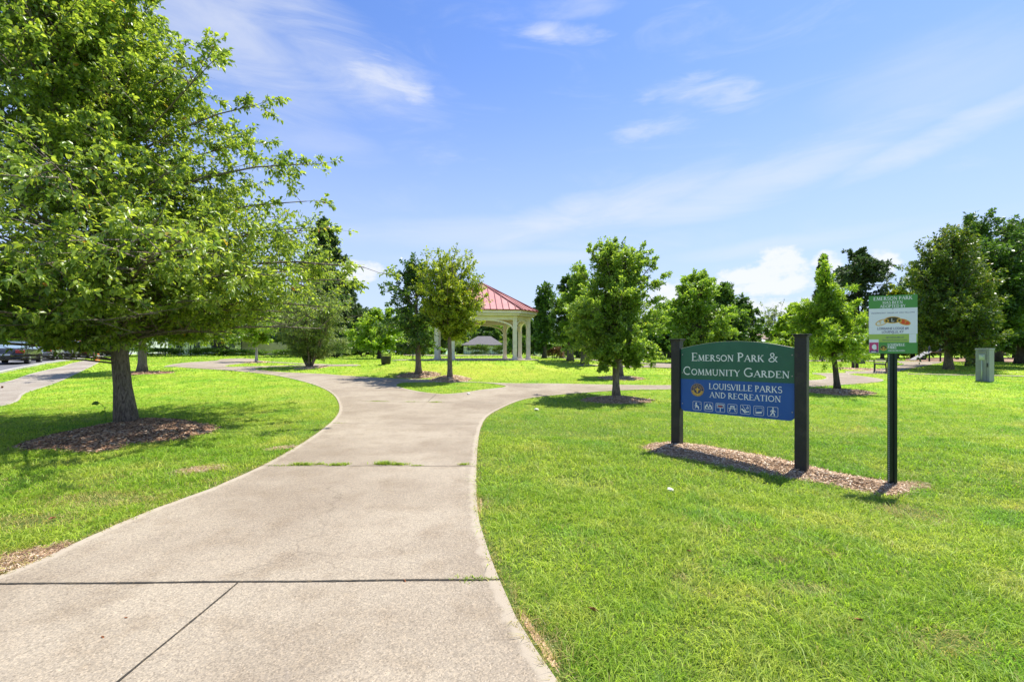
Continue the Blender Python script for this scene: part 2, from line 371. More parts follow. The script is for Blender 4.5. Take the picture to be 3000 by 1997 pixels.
# concrete
def concrete_mat(name, base=(.352, .304, .234), edge=True):
    m = bpy.data.materials.new(name); m.use_nodes = True; t = NT(m.node_tree); b = m.node_tree.nodes['Principled BSDF']
    co = t.new('ShaderNodeTexCoord').outputs['Object']
    big = t.noise(co, .55, 5, .6); mid = t.noise(co, 2.6, 5, .62); gr = t.noise(co, 110, 3, .75); vo = t.new('ShaderNodeTexVoronoi'); vo.inputs['Scale'].default_value = 130; t.l.new(co, vo.inputs['Vector'])
    c = t.mix(t.sstep(big, .36, .66), tuple(base)+(1,), (base[0]*.74, base[1]*.71, base[2]*.69, 1))
    c = t.mix(t.math('MULTIPLY', t.sstep(mid, .46, .72), .6), c, (base[0]*.66, base[1]*.61, base[2]*.56, 1))
    peb = t.ramp(vo.outputs['Color'], [(0, (.58, .56, .52)), (.4, (.90, .89, .87)), (.7, (1.08, 1.05, .98)), (1, (1.42, 1.36, 1.26))])
    e = t.new('ShaderNodeAttribute', attribute_name='edge').outputs['Fac']
    ee = t.sstep(t.math('ADD', e, t.math('MULTIPLY', t.math('SUBTRACT', t.noise(co, 9, 3), .5), .9)), .28, .6)
    cp = t.mix(1, c, peb, 'MULTIPLY'); cp = t.mix(t.sstep(gr, .56, .72), cp, (.17, .135, .10, 1))
    cp = t.mix(t.sstep(t.noise(co, 80, 2, .5), .64, .76), cp, (.50, .43, .34, 1))
    ce = t.mix(.45, (base[0]*1.22, base[1]*1.2, base[2]*1.14, 1), c)
    ce = t.mix(t.math('MULTIPLY', t.sstep(gr, .6, .75), .4), ce, (.24, .2, .15, 1))
    st = t.sstep(t.noise(co, 1.6, 6, .7, .6), .60, .74)
    vc = t.new('ShaderNodeTexVoronoi', feature='DISTANCE_TO_EDGE'); vc.inputs['Scale'].default_value = .42
    wob = t.new('ShaderNodeTexNoise'); wob.inputs['Scale'].default_value = 3.5; wob.inputs['Detail'].default_value = 5; t.l.new(co, wob.inputs['Vector'])
    t.l.new(t.vmath('ADD', co, t.vmath('MULTIPLY', wob.outputs['Color'], (.35, .35, .35))), vc.inputs['Vector'])
    crack = t.math('MULTIPLY', t.math('SUBTRACT', 1, t.sstep(vc.outputs['Distance'], .0012, .0045)), t.sstep(t.noise(co, .8, 2), .50, .60))
    cp = t.mix(t.math('MULTIPLY', crack, .3), cp, (.09, .07, .05, 1))
    c = t.mix(ee, cp, ce); c = t.mix(t.math('MULTIPLY', st, .38), c, (.24, .20, .16, 1))
    t.l.new(c, b.inputs['Base Color']); b.inputs['Roughness'].default_value = .88; b.inputs['Specular IOR Level'].default_value = .25
    bp = t.new('ShaderNodeBump'); bp.inputs['Strength'].default_value = .55; bp.inputs['Distance'].default_value = .006
    t.l.new(gr, bp.inputs['Height']); t.l.new(bp.outputs[0], b.inputs['Normal'])
    return m
M_CONC = concrete_mat('aggregate_concrete'); M_CONC2 = concrete_mat('sidewalk_concrete', (.36, .325, .275))
M_JOINT = mat('joint_filler', (.035, .03, .022), .95, (40, (.12, .09, .05), .5, .7))
M_ASPH = mat('asphalt', (.13, .13, .135), .9, (3, (.17, .17, .17), .4, .7), .4, 120)
M_MULCHB = mat('mulch_base', (.10, .06, .035), .95, [(35, (.22, .13, .07), .45, .6)], 1, 60)

# ------------------------------------------------------------------ ground sheet, paths, road
def axis(a, b, st, far, n):
    inner = np.arange(a, b+1e-6, st); g = np.geomspace(1, far, n)
    return np.concatenate([(a-g)[::-1], inner, b+g])
gx = axis(-42, 42, .5, 2500, 16); gy = axis(-6, 66, .5, 2500, 16)
GXX, GYY = np.meshgrid(gx, gy); nx, ny = len(gx), len(gy)
V = np.stack([GXX.ravel(), GYY.ravel(), terrain(GXX.ravel(), GYY.ravel())], 1)
i, j = np.meshgrid(np.arange(nx-1), np.arange(ny-1)); q = (j*nx+i).ravel()
F = np.stack([q, q+1, q+nx+1, q+nx], 1).ravel()
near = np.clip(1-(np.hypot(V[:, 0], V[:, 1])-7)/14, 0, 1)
def dryness(x, y):
    d = np.exp(-(((x+2.2)/6.5)**2+((y-21.0)/2.3)**2))*.55
    d = d+np.exp(-(((x-8)/7)**2+((y-26)/1.8)**2))*.25
    d = d+np.exp(-(((x+4.0)/1.3)**2+((y-5.6)/.8)**2))*.15
    return np.clip(d, 0, 1)
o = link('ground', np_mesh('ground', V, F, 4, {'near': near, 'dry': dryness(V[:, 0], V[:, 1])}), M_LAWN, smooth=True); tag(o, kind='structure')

def drape(name, poly, mats, off=.012, far_off=.02, holes=(), grid=1.0, edge_w=.10, joints=(), kind='structure', skirt=.06):
    rings = [[Vector((p[0], p[1], 0)) for p in poly]]+[[Vector((p[0], p[1], 0)) for p in h] for h in holes]
    tris = tessellate_polygon(rings); flat = [p for r_ in rings for p in r_]
    bm = bmesh.new(); vs = [bm.verts.new(p) for p in flat]
    for a in tris:
        try: bm.faces.new([vs[k] for k in a])
        except ValueError: pass
    P = np.array([(p.x, p.y) for p in flat])
    for ax in (0, 1):
        for c in np.arange(math.floor(P[:, ax].min())+.5, P[:, ax].max(), grid):
            nrm = Vector((1, 0, 0)) if ax == 0 else Vector((0, 1, 0)); pt = nrm*float(c)
            bmesh.ops.bisect_plane(bm, geom=bm.verts[:]+bm.edges[:]+bm.faces[:], plane_co=pt, plane_no=nrm, dist=1e-5)
    el = bm.verts.layers.float.new('edge')
    def lift(p): return off+(far_off-off)*min(1, max(0, (p.y-10)/20))
    for v in bm.verts: v.co.z = tz(v.co.x, v.co.y)+lift(v.co)
    # trowelled border strip laid just above the slab, same mesh
    if edge_w:
        for ring in rings:
            A = np.array([(p.x, p.y) for p in ring])
            if abs(float(np.sum(A[:, 0]*np.roll(A[:, 1], -1)-A[:, 1]*np.roll(A[:, 0], -1)))) < .01: continue
            ccw = np.sum(A[:, 0]*np.roll(A[:, 1], -1)-A[:, 1]*np.roll(A[:, 0], -1)) > 0
            if ring is not rings[0]: ccw = not ccw
            pv, nv = np.roll(A, 1, 0), np.roll(A, -1, 0)
            tg = nv-pv; tg /= np.maximum(np.hypot(tg[:, 0], tg[:, 1])[:, None], 1e-6)
            nm = np.stack([-tg[:, 1], tg[:, 0]], 1)*(1 if ccw else -1)
            def row(dw, ev, dz):
                r_ = []
                for k in range(len(A)):
                    x, y = A[k]+nm[k]*dw
                    v = bm.verts.new((x, y, tz(x, y)+lift(Vector((x, y, 0)))+dz)); v[el] = ev; r_.append(v)
                return r_
            r0, r1, r2, r3 = row(0, 1, -skirt), row(0, 1, .003), row(edge_w*.55, .55, .003), row(edge_w*1.25, 0, .0005)
            for ra, rb in ((r0, r1), (r1, r2), (r2, r3)):
                for k in range(len(A)):
                    k2 = (k+1) % len(A)
                    if A[k][1] > 40: continue
                    bm.faces.new((ra[k], ra[k2], rb[k2], rb[k]))
    for (a, b_, wd, wob) in joints:
        a = np.array(a); b_ = np.array(b_); L = np.hypot(*(b_-a)); n = max(4, int(L/.06)); d = (b_-a)/L; nn = np.array([-d[1], d[0]])
        prev = None; rr = random.Random(int(L*1000))
        for k in range(n+1):
            p = a+d*L*k/n+nn*wob*math.sin(k*.31)*rr.uniform(.4, 1); ww = wd*rr.uniform(.6, 1.15)
            cur = [bm.verts.new((*(p+nn*s_*ww/2), tz(*p)+lift(Vector((0, p[1], 0)))+.0045)) for s_ in (-1, 1)]
            if prev:
                f_ = bm.faces.new((prev[0], prev[1], cur[1], cur[0])); f_.material_index = 1
            prev = cur
    bmesh.ops.recalc_face_normals(bm, faces=bm.faces)
    for f_ in bm.faces:
        if f_.normal.z < 0: f_.normal_flip()
    me = bpy.data.meshes.new(name); bm.to_mesh(me); bm.free()
    return tag(link(name, me, mats, smooth=False), kind=kind)

pm = [('w', 2.2, -4), ('w', -9, -4), ('w', -7.5, 1.2)]+Dp([(-600, 1600), (-200, 1400), (0, 1328), (100, 1287), (200, 1240), (350, 1175), (480, 1128), (545, 1100), (605, 1072), (680, 1030), (740, 990), (775, 957), (781, 937), (770, 912), (742, 893), (690, 876), (620, 862), (520, 852), (440, 847), (392, 844)])
pm += [(484, 1075), (500, 1069), (524, 1065), (567, 1061), (630, 1057), (654, 1052), (700, 1050), (747, 1052), (760, 1057), (893, 1065), (950, 1067), (1056, 1069.5), (1056, 1071.5), (893, 1072.5), (770, 1077), (747, 1082), (775, 1086), (832, 1091), (950, 1096), (1011, 1101), (1168, 1110), (1268, 1112.5), (1384, 1119), (1487, 1123), (1620, 1124), (1773, 1127), (1965, 1129), (2200, 1122), (2380, 1114), (2405, 1112.5), (2422, 1107), (2405, 1099), (2380, 1095.3), (2380, 1093.8), (2474, 1093), (2479, 1091), (2477, 1088), (2543, 1087), (2565, 1081), (2607, 1078), (2632, 1071), (2649, 1068), (2636, 1064), (2640, 1060), (2745, 1059.5), (2725, 1069), (2680, 1078), (2632, 1088), (2607, 1094.6), (2502, 1095), (2490, 1098), (2520, 1101.6), (2571, 1108.6), (2589, 1114), (2571, 1119.5), (2507, 1125), (2461, 1128), (2380, 1133.5), (2200, 1138), (1965, 1141), (1837, 1143), (1709, 1151), (1614, 1159), (1550, 1167), (1510, 1178)]
pm += Dp([(1150, 941), (1121, 959), (1106, 985), (1099, 1030), (1096, 1080), (1097, 1150), (1103, 1205), (1120, 1260), (1148, 1335), (1185, 1420), (1230, 1495), (1280, 1568), (1345, 1680), (1440, 1850)])
PATH = smooth_closed(world_poly(pm))
isl = [(1160, 1129), (1182, 1121), (1243, 1120), (1320, 1119.5), (1396, 1120.5), (1450, 1125), (1484, 1133), (1460, 1137), (1413, 1142), (1345, 1152), (1294, 1155), (1260, 1152), (1209, 1144)]
ISL = smooth_closed(world_poly(isl))
isl2 = [(658, 1072), (700, 1066), (760, 1062), (893, 1068), (893, 1069.5), (760, 1073), (683, 1075)]
ISL2 = smooth_closed(world_poly(isl2))
def G(x, y): return ground_at(x*1.27334, y*1.27334)
jn = [(G(-60, 1348), G(1152, 1337), .020, .004), (G(549, 1343), G(250, 1593), .012, .004), (G(600, 1073), G(1097, 1074), .010, .004), (G(765, 975), G(1102, 977), .010, .003),
      (G(832, 924), G(1155, 928), .016, .003), (G(1003, 908), G(984, 925), .016, .003), (G(1170, 887), G(1240, 893), .02, .003), (G(640, 863), G(700, 848), .02, .003)]
drape('path', PATH, [M_CONC, M_JOINT], holes=[ISL[::-1], ISL2[::-1]], joints=jn)
pf = [(1560, 1040.5), (1640, 1047), (1720, 1053), (1850, 1061), (1965, 1066), (2200, 1061), (2380, 1056.5), (2474, 1056.5), (2640, 1058), (2640, 1060), (2474, 1059), (2380, 1059), (2200, 1069), (1965, 1079), (1900, 1077), (1773, 1073.5), (1690, 1072), (1690, 1070.5), (1773, 1071), (1870, 1072), (1905, 1070), (1880, 1066), (1800, 1063), (1719, 1055), (1640, 1049), (1560, 1042.5)]
PATH2 = smooth_closed(world_poly(pf), n=3)
drape('path', PATH2, [M_CONC], grid=1.5, far_off=.045, edge_w=0)
PATH3 = np.array(world_poly([(2660, 1095), (2789, 1097.5), (2914, 1099.5), (3200, 1105), (3200, 1107), (2914, 1101.5), (2789, 1099.5), (2660, 1096.5)]))
drape('path', PATH3, [M_CONC], grid=1.5, far_off=.03, edge_w=0)
PATH4 = np.array(world_poly([(1180, 1039.5), (1330, 1041), (1480, 1040), (1480, 1042.5), (1330, 1043.5), (1180, 1042)]))
drape('path', PATH4, [M_CONC], grid=2, far_off=.06, edge_w=0)
sw = [('w', -13.5, -6), ('w', -13.6, 4), (-1500, 1420), (-700, 1272), (0, 1191), (77, 1151), (159, 1124), (238, 1088), (281, 1067), (290, 1058), (262, 1055.5), (212, 1064), (178, 1075), (89, 1096), (12, 1120), (-400, 1190), (-1500, 1330)]
SWP = world_poly(sw)
SWALK = smooth_closed(SWP+[('x',)][:0])
drape('pavement', SWALK, [M_CONC2], grid=1.2)
# the street runs away to the left of the lawn
A0 = np.array(ground_at(0, 1093)); A1 = np.array(ground_at(223, 1053.5)); dr_ = (A1-A0)/np.hypot(*(A1-A0)); nr_ = np.array([-dr_[1], dr_[0]])
ROAD = np.array([A0-dr_*45, A0, A1, A1+dr_*60, A1+dr_*60+nr_*9, A1+nr_*9, A0+nr_*9, A0-dr_*45+nr_*9])
drape('road', ROAD, [M_ASPH], grid=2, off=.01, far_off=.03, edge_w=0)
# kerbs along the street: a pale strip standing 0.1 m
def strip(name, P, wd, h, m, kind='structure'):
    P = smooth_closed(P, closed=False, n=8); mb = MB(); vs = []; fs = []
    for k, p in enumerate(P):
        d = P[min(k+1, len(P)-1)]-P[max(k-1, 0)]; d /= np.hypot(*d); n_ = np.array([-d[1], d[0]]); z = tz(*p)
        for s_, zz in ((-1, -.1), (-1, h), (1, h), (1, -.1)):
            vs.append((*(p+n_*s_*wd/2), z+zz))
    for k in range(len(P)-1):
        for a in range(3): fs.append((k*4+a, k*4+a+1, k*4+a+5, k*4+a+4))
    mb.add(vs, fs); o = mb.build(name, m); tag(o, kind=kind); return o
M_KERB = mat('kerb_concrete', (.46, .44, .40), .9, (6, (.33, .31, .28), .4, .7))
strip('kerb', [A0-dr_*40, A0-dr_*10, A0, (A0+A1)/2, A1, A1+dr_*25, A1+dr_*55], .16, .10, M_KERB)
# bark-chip playground floor under the dark trees
PLAY = np.array(world_poly([(2655, 1050), (2760, 1047), (3000, 1047), (3300, 1048), (3300, 1063), (3050, 1062), (2900, 1060), (2790, 1060), (2650, 1058)]))
M_PLAY = mat('playground_chips', (.34, .21, .13), .95, (5, (.22, .13, .08), .4, .7), .8, 60)
tag(drape('playground_ground', PLAY, [M_PLAY], grid=2, far_off=.02, edge_w=0), kind='structure')

# ------------------------------------------------------------------ tree generator (all vectorised)
def unit(v): return v/np.maximum(np.linalg.norm(v, axis=-1, keepdims=True), 1e-9)
def bez(P0, P1, P2, t): t = t[..., None]; return (1-t)**2*P0+2*t*(1-t)*P1+t*t*P2
def bezt(P0, P1, P2, t): t = t[..., None]; return unit(2*(1-t)*(P1-P0)+2*t*(P2-P1))
def tubes(P0, P1, P2, r0, r1, k=4, n=4):
    m = len(P0); tt = np.linspace(0, 1, k)
    pts = np.stack([bez(P0, P1, P2, np.full(m, t)) for t in tt], 1); tg = np.stack([bezt(P0, P1, P2, np.full(m, t)) for t in tt], 1)
    ref = np.where(np.abs(tg[..., 2:3]) > .9, np.array([1., 0, 0]), np.array([0, 0, 1.])); a = unit(np.cross(tg, ref)); b = np.cross(tg, a)
    rr = (r0[:, None]*(1-tt)+r1[:, None]*tt)[..., None, None]; an = np.arange(n)*2*np.pi/n
    ring = pts[:, :, None, :]+rr*(a[:, :, None, :]*np.cos(an)[None, None, :, None]+b[:, :, None, :]*np.sin(an)[None, None, :, None])
    V = ring.reshape(-1, 3); base = (np.arange(m)*k*n)[:, None, None]; kk = np.arange(k-1)[None, :, None]*n; aa = np.arange(n)[None, None, :]; a2 = (aa+1) % n
    F = np.stack([base+kk+aa, base+kk+a2, base+kk+n+a2, base+kk+n+aa], -1).reshape(-1, 4)
    return V, F
def leaves(pos, d, L, W, rg, detail=0, upb=1.0):
    N = len(pos); nrm = unit(rg.normal(size=(N, 3))*.75+np.array([0, 0, upb])); s = unit(np.cross(d, nrm)); nrm = np.cross(s, d)
    L = L[:, None]; W = W[:, None]
    if detail == 0:
        V = np.stack([pos, pos+d*L*.5+s*W*.5+nrm*W*.14, pos+d*L, pos+d*L*.5-s*W*.5+nrm*W*.14], 1)
        F = np.arange(N*4).reshape(N, 4); k = 4
    else:   # two-quad leaf folded on its midrib, drooping tip
        tip = pos+d*L+np.array([0, 0, -1.])*L*.18
        V = np.stack([pos, pos+d*L*.55, tip, pos+d*L*.30+s*W*.5+nrm*W*.16, pos+d*L*.72+s*W*.38+nrm*W*.10, pos+d*L*.30-s*W*.5+nrm*W*.16, pos+d*L*.72-s*W*.38+nrm*W*.10], 1)
        b = (np.arange(N)*7)[:, None]
        F = np.concatenate([b+np.array([[0, 3, 4, 1]]), b+np.array([[1, 4, 2, 2]])*1, b+np.array([[0, 1, 6, 5]]), b+np.array([[1, 2, 6, 6]])], 1)
        k = 7
        Ff = []; 
        quads = np.concatenate([b+np.array([[0, 3, 4, 1]]), b+np.array([[0, 1, 6, 5]])], 0); tris = np.concatenate([b+np.array([[1, 4, 2]]), b+np.array([[1, 2, 6]])], 0)
        return V.reshape(-1, 3), (quads, tris), k
    return V.reshape(-1, 3), F, k

PROF = {
 'oval': ([0, .15, .35, .6, .85, 1], [.55, .85, 1, .88, .5, .08]),
 'cone': ([0, .1, .3, .6, .85, 1], [.75, 1, .86, .5, .2, .02]),
 'egg': ([0, .12, .3, .55, .8, .93, 1], [.7, .95, 1, .84, .55, .3, .05]),
 'round': ([0, .12, .3, .55, .8, 1], [.45, .8, 1, 1, .75, .2]),
 'vase': ([0, .2, .5, .75, .9, 1], [.25, .6, .95, 1, .7, .3]),
 'big': ([0, .08, .2, .43, .66, .76, .86, 1], [.72, .92, 1.0, .84, .66, .5, .34, .04]),
 'spire': ([0, .12, .3, .5, .7, 1], [.7, 1, .9, .5, .22, .02])}
def tree(name, label, x, y, H, cb, Rr, prof='oval', lm=None, bm_=None, tr=.12, npri=40, nsec=9, ntw=4, nlf=8, leaf=(.09, .045), seed=1, af=.7, cat='tree', group=None,
         top=(0, 0), extra=(), needle=False, detail=0, lobes=.22, trunks=1, lean=(0, 0), z=None, shell=(.55, 1.05), sec_len=.42, droop=.15, kink=None, sucker=False, upb=1.0, limb=.018, floor=None):
    rg = np.random.default_rng(seed); z0 = (tz(x, y) if z is None else z)-.03
    root = thing(name, label, cat, (x, y, z0), 0, group)
    bm_ = bm_ or B_GREY; pt, pr = PROF[prof]
    # trunk(s)
    TV = []; TF = []; off = 0
    K = 12
    def trunk_path(ax, ay, tx, ty, h, ph):
        t = np.linspace(0, 1, K)
        if kink is not None: xs = np.interp(t, kink[0], kink[1])
        else: xs = np.zeros(K)
        return np.stack([ax+(tx-ax)*t+xs+np.sin(t*5+ph)*.012*h*t, ay+(ty-ay)*t+np.cos(t*4+ph)*.012*h*t, t*h], 1)
    tps = []
    for k in range(trunks):
        if trunks == 1: p = trunk_path(0, 0, lean[0]+top[0]*.8, lean[1]+top[1]*.8, H*.93, seed)
        else:
            a = 2*math.pi*k/trunks+rg.uniform(-.3, .3); rt = Rr*rg.uniform(.35, .85)
            p = trunk_path(.10*math.cos(a), .10*math.sin(a), rt*math.cos(a), rt*math.sin(a), H*rg.uniform(.72, .95), k)
        tps.append(p)
        t = np.linspace(0, 1, K); rad = tr*(1-t*.93)**.9*(1+.35*np.exp(-t*H/.16)) if trunks == 1 else tr*(1-t*.9)
        ns = 14; m = MB(); m.tube([tuple(q) for q in p], list(rad), ns); TV.append(np.array(m.v)); 
        TF += [tuple(i_+off for i_ in f) for f in m.f]; off += len(m.v)
    # primaries
    n = npri; tv = rg.uniform(0.0, 1, n)**1.05; az = np.arange(n)*2.39996+rg.uniform(-.5, .5, n)
    lob = 1+lobes*np.sin(az*3+seed)*np.sin(tv*9+seed*1.7)+lobes*.6*rg.normal(size=n)
    rad = Rr*np.interp(tv, pt, pr)*rg.uniform(*shell, n)*lob
    tip = np.stack([np.cos(az)*rad+top[0]*tv+lean[0]*tv, np.sin(az)*rad+top[1]*tv+lean[1]*tv, cb+(H-cb)*tv], 1)
    if len(extra): tip = np.concatenate([tip, np.array(extra, float)], 0); n = len(tip); rad = np.hypot(tip[:, 0], tip[:, 1])
    ah = np.clip(cb*.92+(tip[:, 2]-cb)*af-rad*.0, cb*.55, H*.9)
    if needle: ah = np.clip(tip[:, 2]+rad*rg.uniform(-.02, .16, n), .1*H, H*.93)
    tp = tps[0] if trunks == 1 else None
    if trunks == 1:
        P0 = np.stack([np.interp(ah, tp[:, 2], tp[:, 0]), np.interp(ah, tp[:, 2], tp[:, 1]), ah], 1)
    else:
        which = rg.integers(0, trunks, n); P0 = np.zeros((n, 3))
        for k in range(trunks):
            q = tps[k]; ii = np.nonzero(which == k)[0]; hh = np.clip(ah[ii], 0.1, q[-1, 2])
            P0[ii] = np.stack([np.interp(hh, q[:, 2], q[:, 0]), np.interp(hh, q[:, 2], q[:, 1]), hh], 1)
    L = np.linalg.norm(tip-P0, axis=1)
    mid = (P0+tip)/2+np.array([0, 0, 1.])*(L*(-.06 if needle else .10))[:, None]+rg.normal(size=(n, 3))*(L*.05)[:, None]
    if not needle: mid += (np.array([0, 0, -1.])*(.12*L)[:, None])*(af < .4)
    r0 = np.clip(L*limb, .008, tr*.5); BV, BF = tubes(P0, mid, tip, r0, r0*.25, 5, 5)
    # secondaries
    def sub(A, m_, lo, hi, lenf, spread, up, Lp):
        i_ = np.repeat(np.arange(len(A[0])), m_); s = rg.uniform(lo, hi, len(i_)); s[::m_] = 1.0
        p = bez(A[0][i_], A[1][i_], A[2][i_], s); tg_ = bezt(A[0][i_], A[1][i_], A[2][i_], s)
        rnd = unit(rg.normal(size=p.shape)*np.array([1, 1, .55])); rnd = unit(rnd-tg_*np.sum(rnd*tg_, 1, keepdims=True)*.6)
        d = unit(tg_*(1-spread)+rnd*spread+np.array([0, 0, up])); d[::m_] = unit(tg_[::m_]+rnd[::m_]*.25)
        l = Lp[i_]*lenf*rg.uniform(.6, 1.25, len(i_))*(1.15-s*.55)
        e = p+d*l[:, None]+np.array([0, 0, -1.])*(droop*l*rg.uniform(.2, 1, len(l)))[:, None]
        return (p, (p+e)/2+rg.normal(size=p.shape)*(l*.08)[:, None], e), l
    Lq = L.copy(); Lq[npri:] *= .55
    S1, L1 = sub((P0, mid, tip), nsec, .18, .98, sec_len, .62, .12 if not needle else -.03, Lq)
    L1 = np.maximum(L1, .12)
    S2, L2 = sub(S1, ntw, .15, 1.0, .45, .6, .08, L1)
    if floor is not None:
        k1 = (S1[2][:, 2] > floor(S1[2][:, 0], S1[2][:, 1])-.12); k2 = (S2[2][:, 2] > floor(S2[2][:, 0], S2[2][:, 1])-.12)
        S1 = tuple(a[k1] for a in S1); L1 = L1[k1]; S2 = tuple(a[k2] for a in S2); L2 = L2[k2]
    v2, f2 = tubes(*S1, np.clip(L1*.012, .004, .03), np.full(len(L1), .003), 3, 3)
    v3, f3 = tubes(*S2, np.full(len(L2), max(.0025, leaf[0]*.02)), np.full(len(L2), .001), 2, 3)
    wv = np.concatenate([BV, v2, v3]); wf = np.concatenate([BF, f2+len(BV), f3+len(BV)+len(v2)])
    # trunk part with its limbs
    TVc = np.concatenate(TV); cnt = [len(f) for f in TF]; ff = np.concatenate([np.array(f) for f in TF]+[wf.ravel()+len(TVc)])
    me = np_mesh('trunk', np.concatenate([TVc, wv]), ff, np.array(cnt+[4]*len(wf)))
    link('trunk', me, bm_, root, smooth=True)
    # leaves on twigs and on the outer halves of the side branches
    S2 = tuple(np.concatenate([a, b_, c_]) for a, b_, c_ in zip(S2, ((S1[0]+S1[1])/2, S1[1], (S1[1]+S1[2])/2) if 0 else (S1[1], (S1[1]+S1[2])/2, S1[2]), (tip[npri:]*.45+mid[npri:]*.55, tip[npri:]*.75+mid[npri:]*.25, tip[npri:])))
    S2 = tuple(np.concatenate([a, b_]) for a, b_ in zip(S2, (P0*.5+mid*.5, mid, mid*.5+tip*.5))); L2 = np.concatenate([L2, np.zeros(0)]); L2 = np.concatenate([L2, L1, L[npri:], L])
    i_ = np.repeat(np.arange(len(L2)), nlf); s = rg.uniform(.05, 1.05, len(i_)); p = bez(S2[0][i_], S2[1][i_], S2[2][i_], np.clip(s, 0, 1)); tg_ = bezt(S2[0][i_], S2[1][i_], S2[2][i_], np.clip(s, 0, 1))
    rnd = unit(rg.normal(size=p.shape)); d = unit(tg_*(.55 if not needle else .8)+rnd*(.75 if not needle else .5)+np.array([0, 0, -.18]))
    p = p+rnd*leaf[0]*.15; p[:, 2] = np.maximum(p[:, 2], .12)
    if floor is not None:
        kp = (p[:, 2] > floor(p[:, 0], p[:, 1])) | (rg.random(len(p)) < .03); p, d = p[kp], d[kp]
    ln = leaf[0]*rg.uniform(.6, 1.25, len(p)); wd = ln*leaf[1]/leaf[0]*rg.uniform(.8, 1.2, len(p))
    lvv = rg.random(len(p))
    if detail:
        V_, (Q_, T_), k = leaves(p, d, ln, wd, rg, 1, upb)
        me = np_mesh('crown', V_, np.concatenate([Q_.ravel(), T_.ravel()]), np.concatenate([np.full(len(Q_), 4), np.full(len(T_), 3)]), {'lv': np.repeat(lvv, k)})
    else:
        V_, F_, k = leaves(p, d, ln, wd, rg, 0, upb); me = np_mesh('crown', V_, F_.ravel(), 4, {'lv': np.repeat(lvv, k)})
    link('crown', me, lm or L_MID, root)
    return root
def bush(name, label, x, y, a, b, h, lm, n=6000, leaf=(.10, .06), seed=1, rough=.12, cat='shrub', group=None, rz=0, z=None, flat=.5):
    "dense clipped or loose shrub: leaves through a lumpy shell and inside it, on a bundle of stems"
    rg = np.random.default_rng(seed); z0 = (tz(x, y) if z is None else z)-.02
    root = thing(name, label, cat, (x, y, z0), rz, group)
    u = unit(rg.normal(size=(n, 3))); u[:, 2] = np.where(u[:, 2] < -.25, -u[:, 2], u[:, 2])
    lump = 1+rough*(np.sin(u[:, 0]*7+seed)*np.sin(u[:, 1]*6+seed*2)+np.sin(u[:, 2]*8+seed*3)*.7)+rg.normal(size=n)*rough*.35
    rr = lump*np.where(rg.random(n) < .7, rg.uniform(.86, 1.02, n), rg.uniform(.2, .9, n))
    sq = np.abs(u)**flat*np.sign(u)
    p = sq*np.array([a/2, b/2, h*.55])*rr[:, None]; p[:, 2] += h*.5; p[:, 2] = np.clip(p[:, 2], .03, None)
    d = unit(u*.5+rg.normal(size=(n, 3))*.8); ln = leaf[0]*rg.uniform(.6, 1.3, n)
    V_, F_, k = leaves(p, d, ln, ln*leaf[1]/leaf[0], rg, 0, .5)
    link('foliage', np_mesh('foliage', V_, F_.ravel(), 4, {'lv': np.repeat(rg.random(n), k)}), lm, root)
    m = MB()
    for k in range(7):
        t = 2*math.pi*k/7; m.tube([(0.05*a*math.cos(t), .05*b*math.sin(t), 0), (.18*a*math.cos(t), .18*b*math.sin(t), h*.4), (.3*a*math.cos(t), .3*b*math.sin(t), h*.8)], [.03, .02, .008], 5)
    m.build('stem', B_DARK, root, smooth=True)
    return root
def dpt(dx, Y): return ((dx*1.27334-CX)/FP*Y, Y)            # column of the 2356 px view at depth Y
def hgt(dy, Y): return EYE+(HY-dy*1.27334)/FP*Y             # world z seen on that row at depth Y
def tree_px(name, label, dx, ybase, dtop, dl, dr, dbot, Y=None, **kw):
    "tree from its rows and columns in the photograph (2356 px wide view)"
    if Y is None: x, Y = ground_at(dx*1.27334, ybase*1.27334)
    else: x, _ = dpt(dx, Y)
    z0 = tz(x, Y); H = (hgt(dtop, Y)-z0)*.955; cb = max(.25, hgt(dbot, Y)-z0); Rr = (dr-dl)*1.27334/FP*Y/2; cxx = dpt((dl+dr)/2, Y)[0]-x
    kw.setdefault('top', (cxx, 0))
    return tree(name, label, x, Y, H, cb, Rr*.93, **kw)

# ---- the big tree on the left
bx, by = ground_at(*Dp([(292, 978)])[0])
tree('park_tree', 'large leafy tree in a wide dark mulch ring, by far the biggest crown', bx, by, 9.7, 1.75, 4.0, 'big', L_BIG, B_GREY, tr=.165, npri=150, nsec=14, ntw=7, nlf=11, leaf=(.090, .044),
     seed=11, af=.72, top=(-1.1, 0), detail=1, lobes=.2, shell=(.42, 1.04), sec_len=.40, droop=.12, limb=.009, floor=lambda x, y: np.where(x < -.3, 1.56, 1.68+.30*ss((x-.2)/.6))+.14*np.sin(x*2.3+1)*np.sin(y*1.9)+.05*np.abs(x)+.15*np.maximum(x-.8, 0)+.06*np.maximum(y, 0),
     extra=[(4.8, 0.2, 3.3), (3.5, .3, 5.5), (3.7, -.4, 3.95), (3.5, .4, 4.75), (2.55, .2, 6.7), (1.8, 0, 7.6), (3.6, 1.5, 2.6), (3.5, -1.3, 2.9), (-4.2, -1.2, 2.0), (-3.8, -2, 3.0), (-2.5, -3.2, 2.3), (1.5, -3.2, 2.7), (2.6, -2.4, 3.1), (.7, -.5, 8.5), (-.4, -2.8, 1.8), (-1.6, -2.8, 1.6), (1.0, -2.6, 2.1), (3.1, .8, 2.4), (2.8, -1.7, 2.4), (2.4, 1.9, 2.2), (-3.2, -2.3, 1.6), (-2.9, .6, 1.6), (4.0, 1.2, 3.2), (-1.2, -2.0, 1.3), (-.8, -1.7, 1.4), (-2.2, -1.2, 1.4), (-.6, -.9, 1.45), (.9, -1.4, 1.75)])
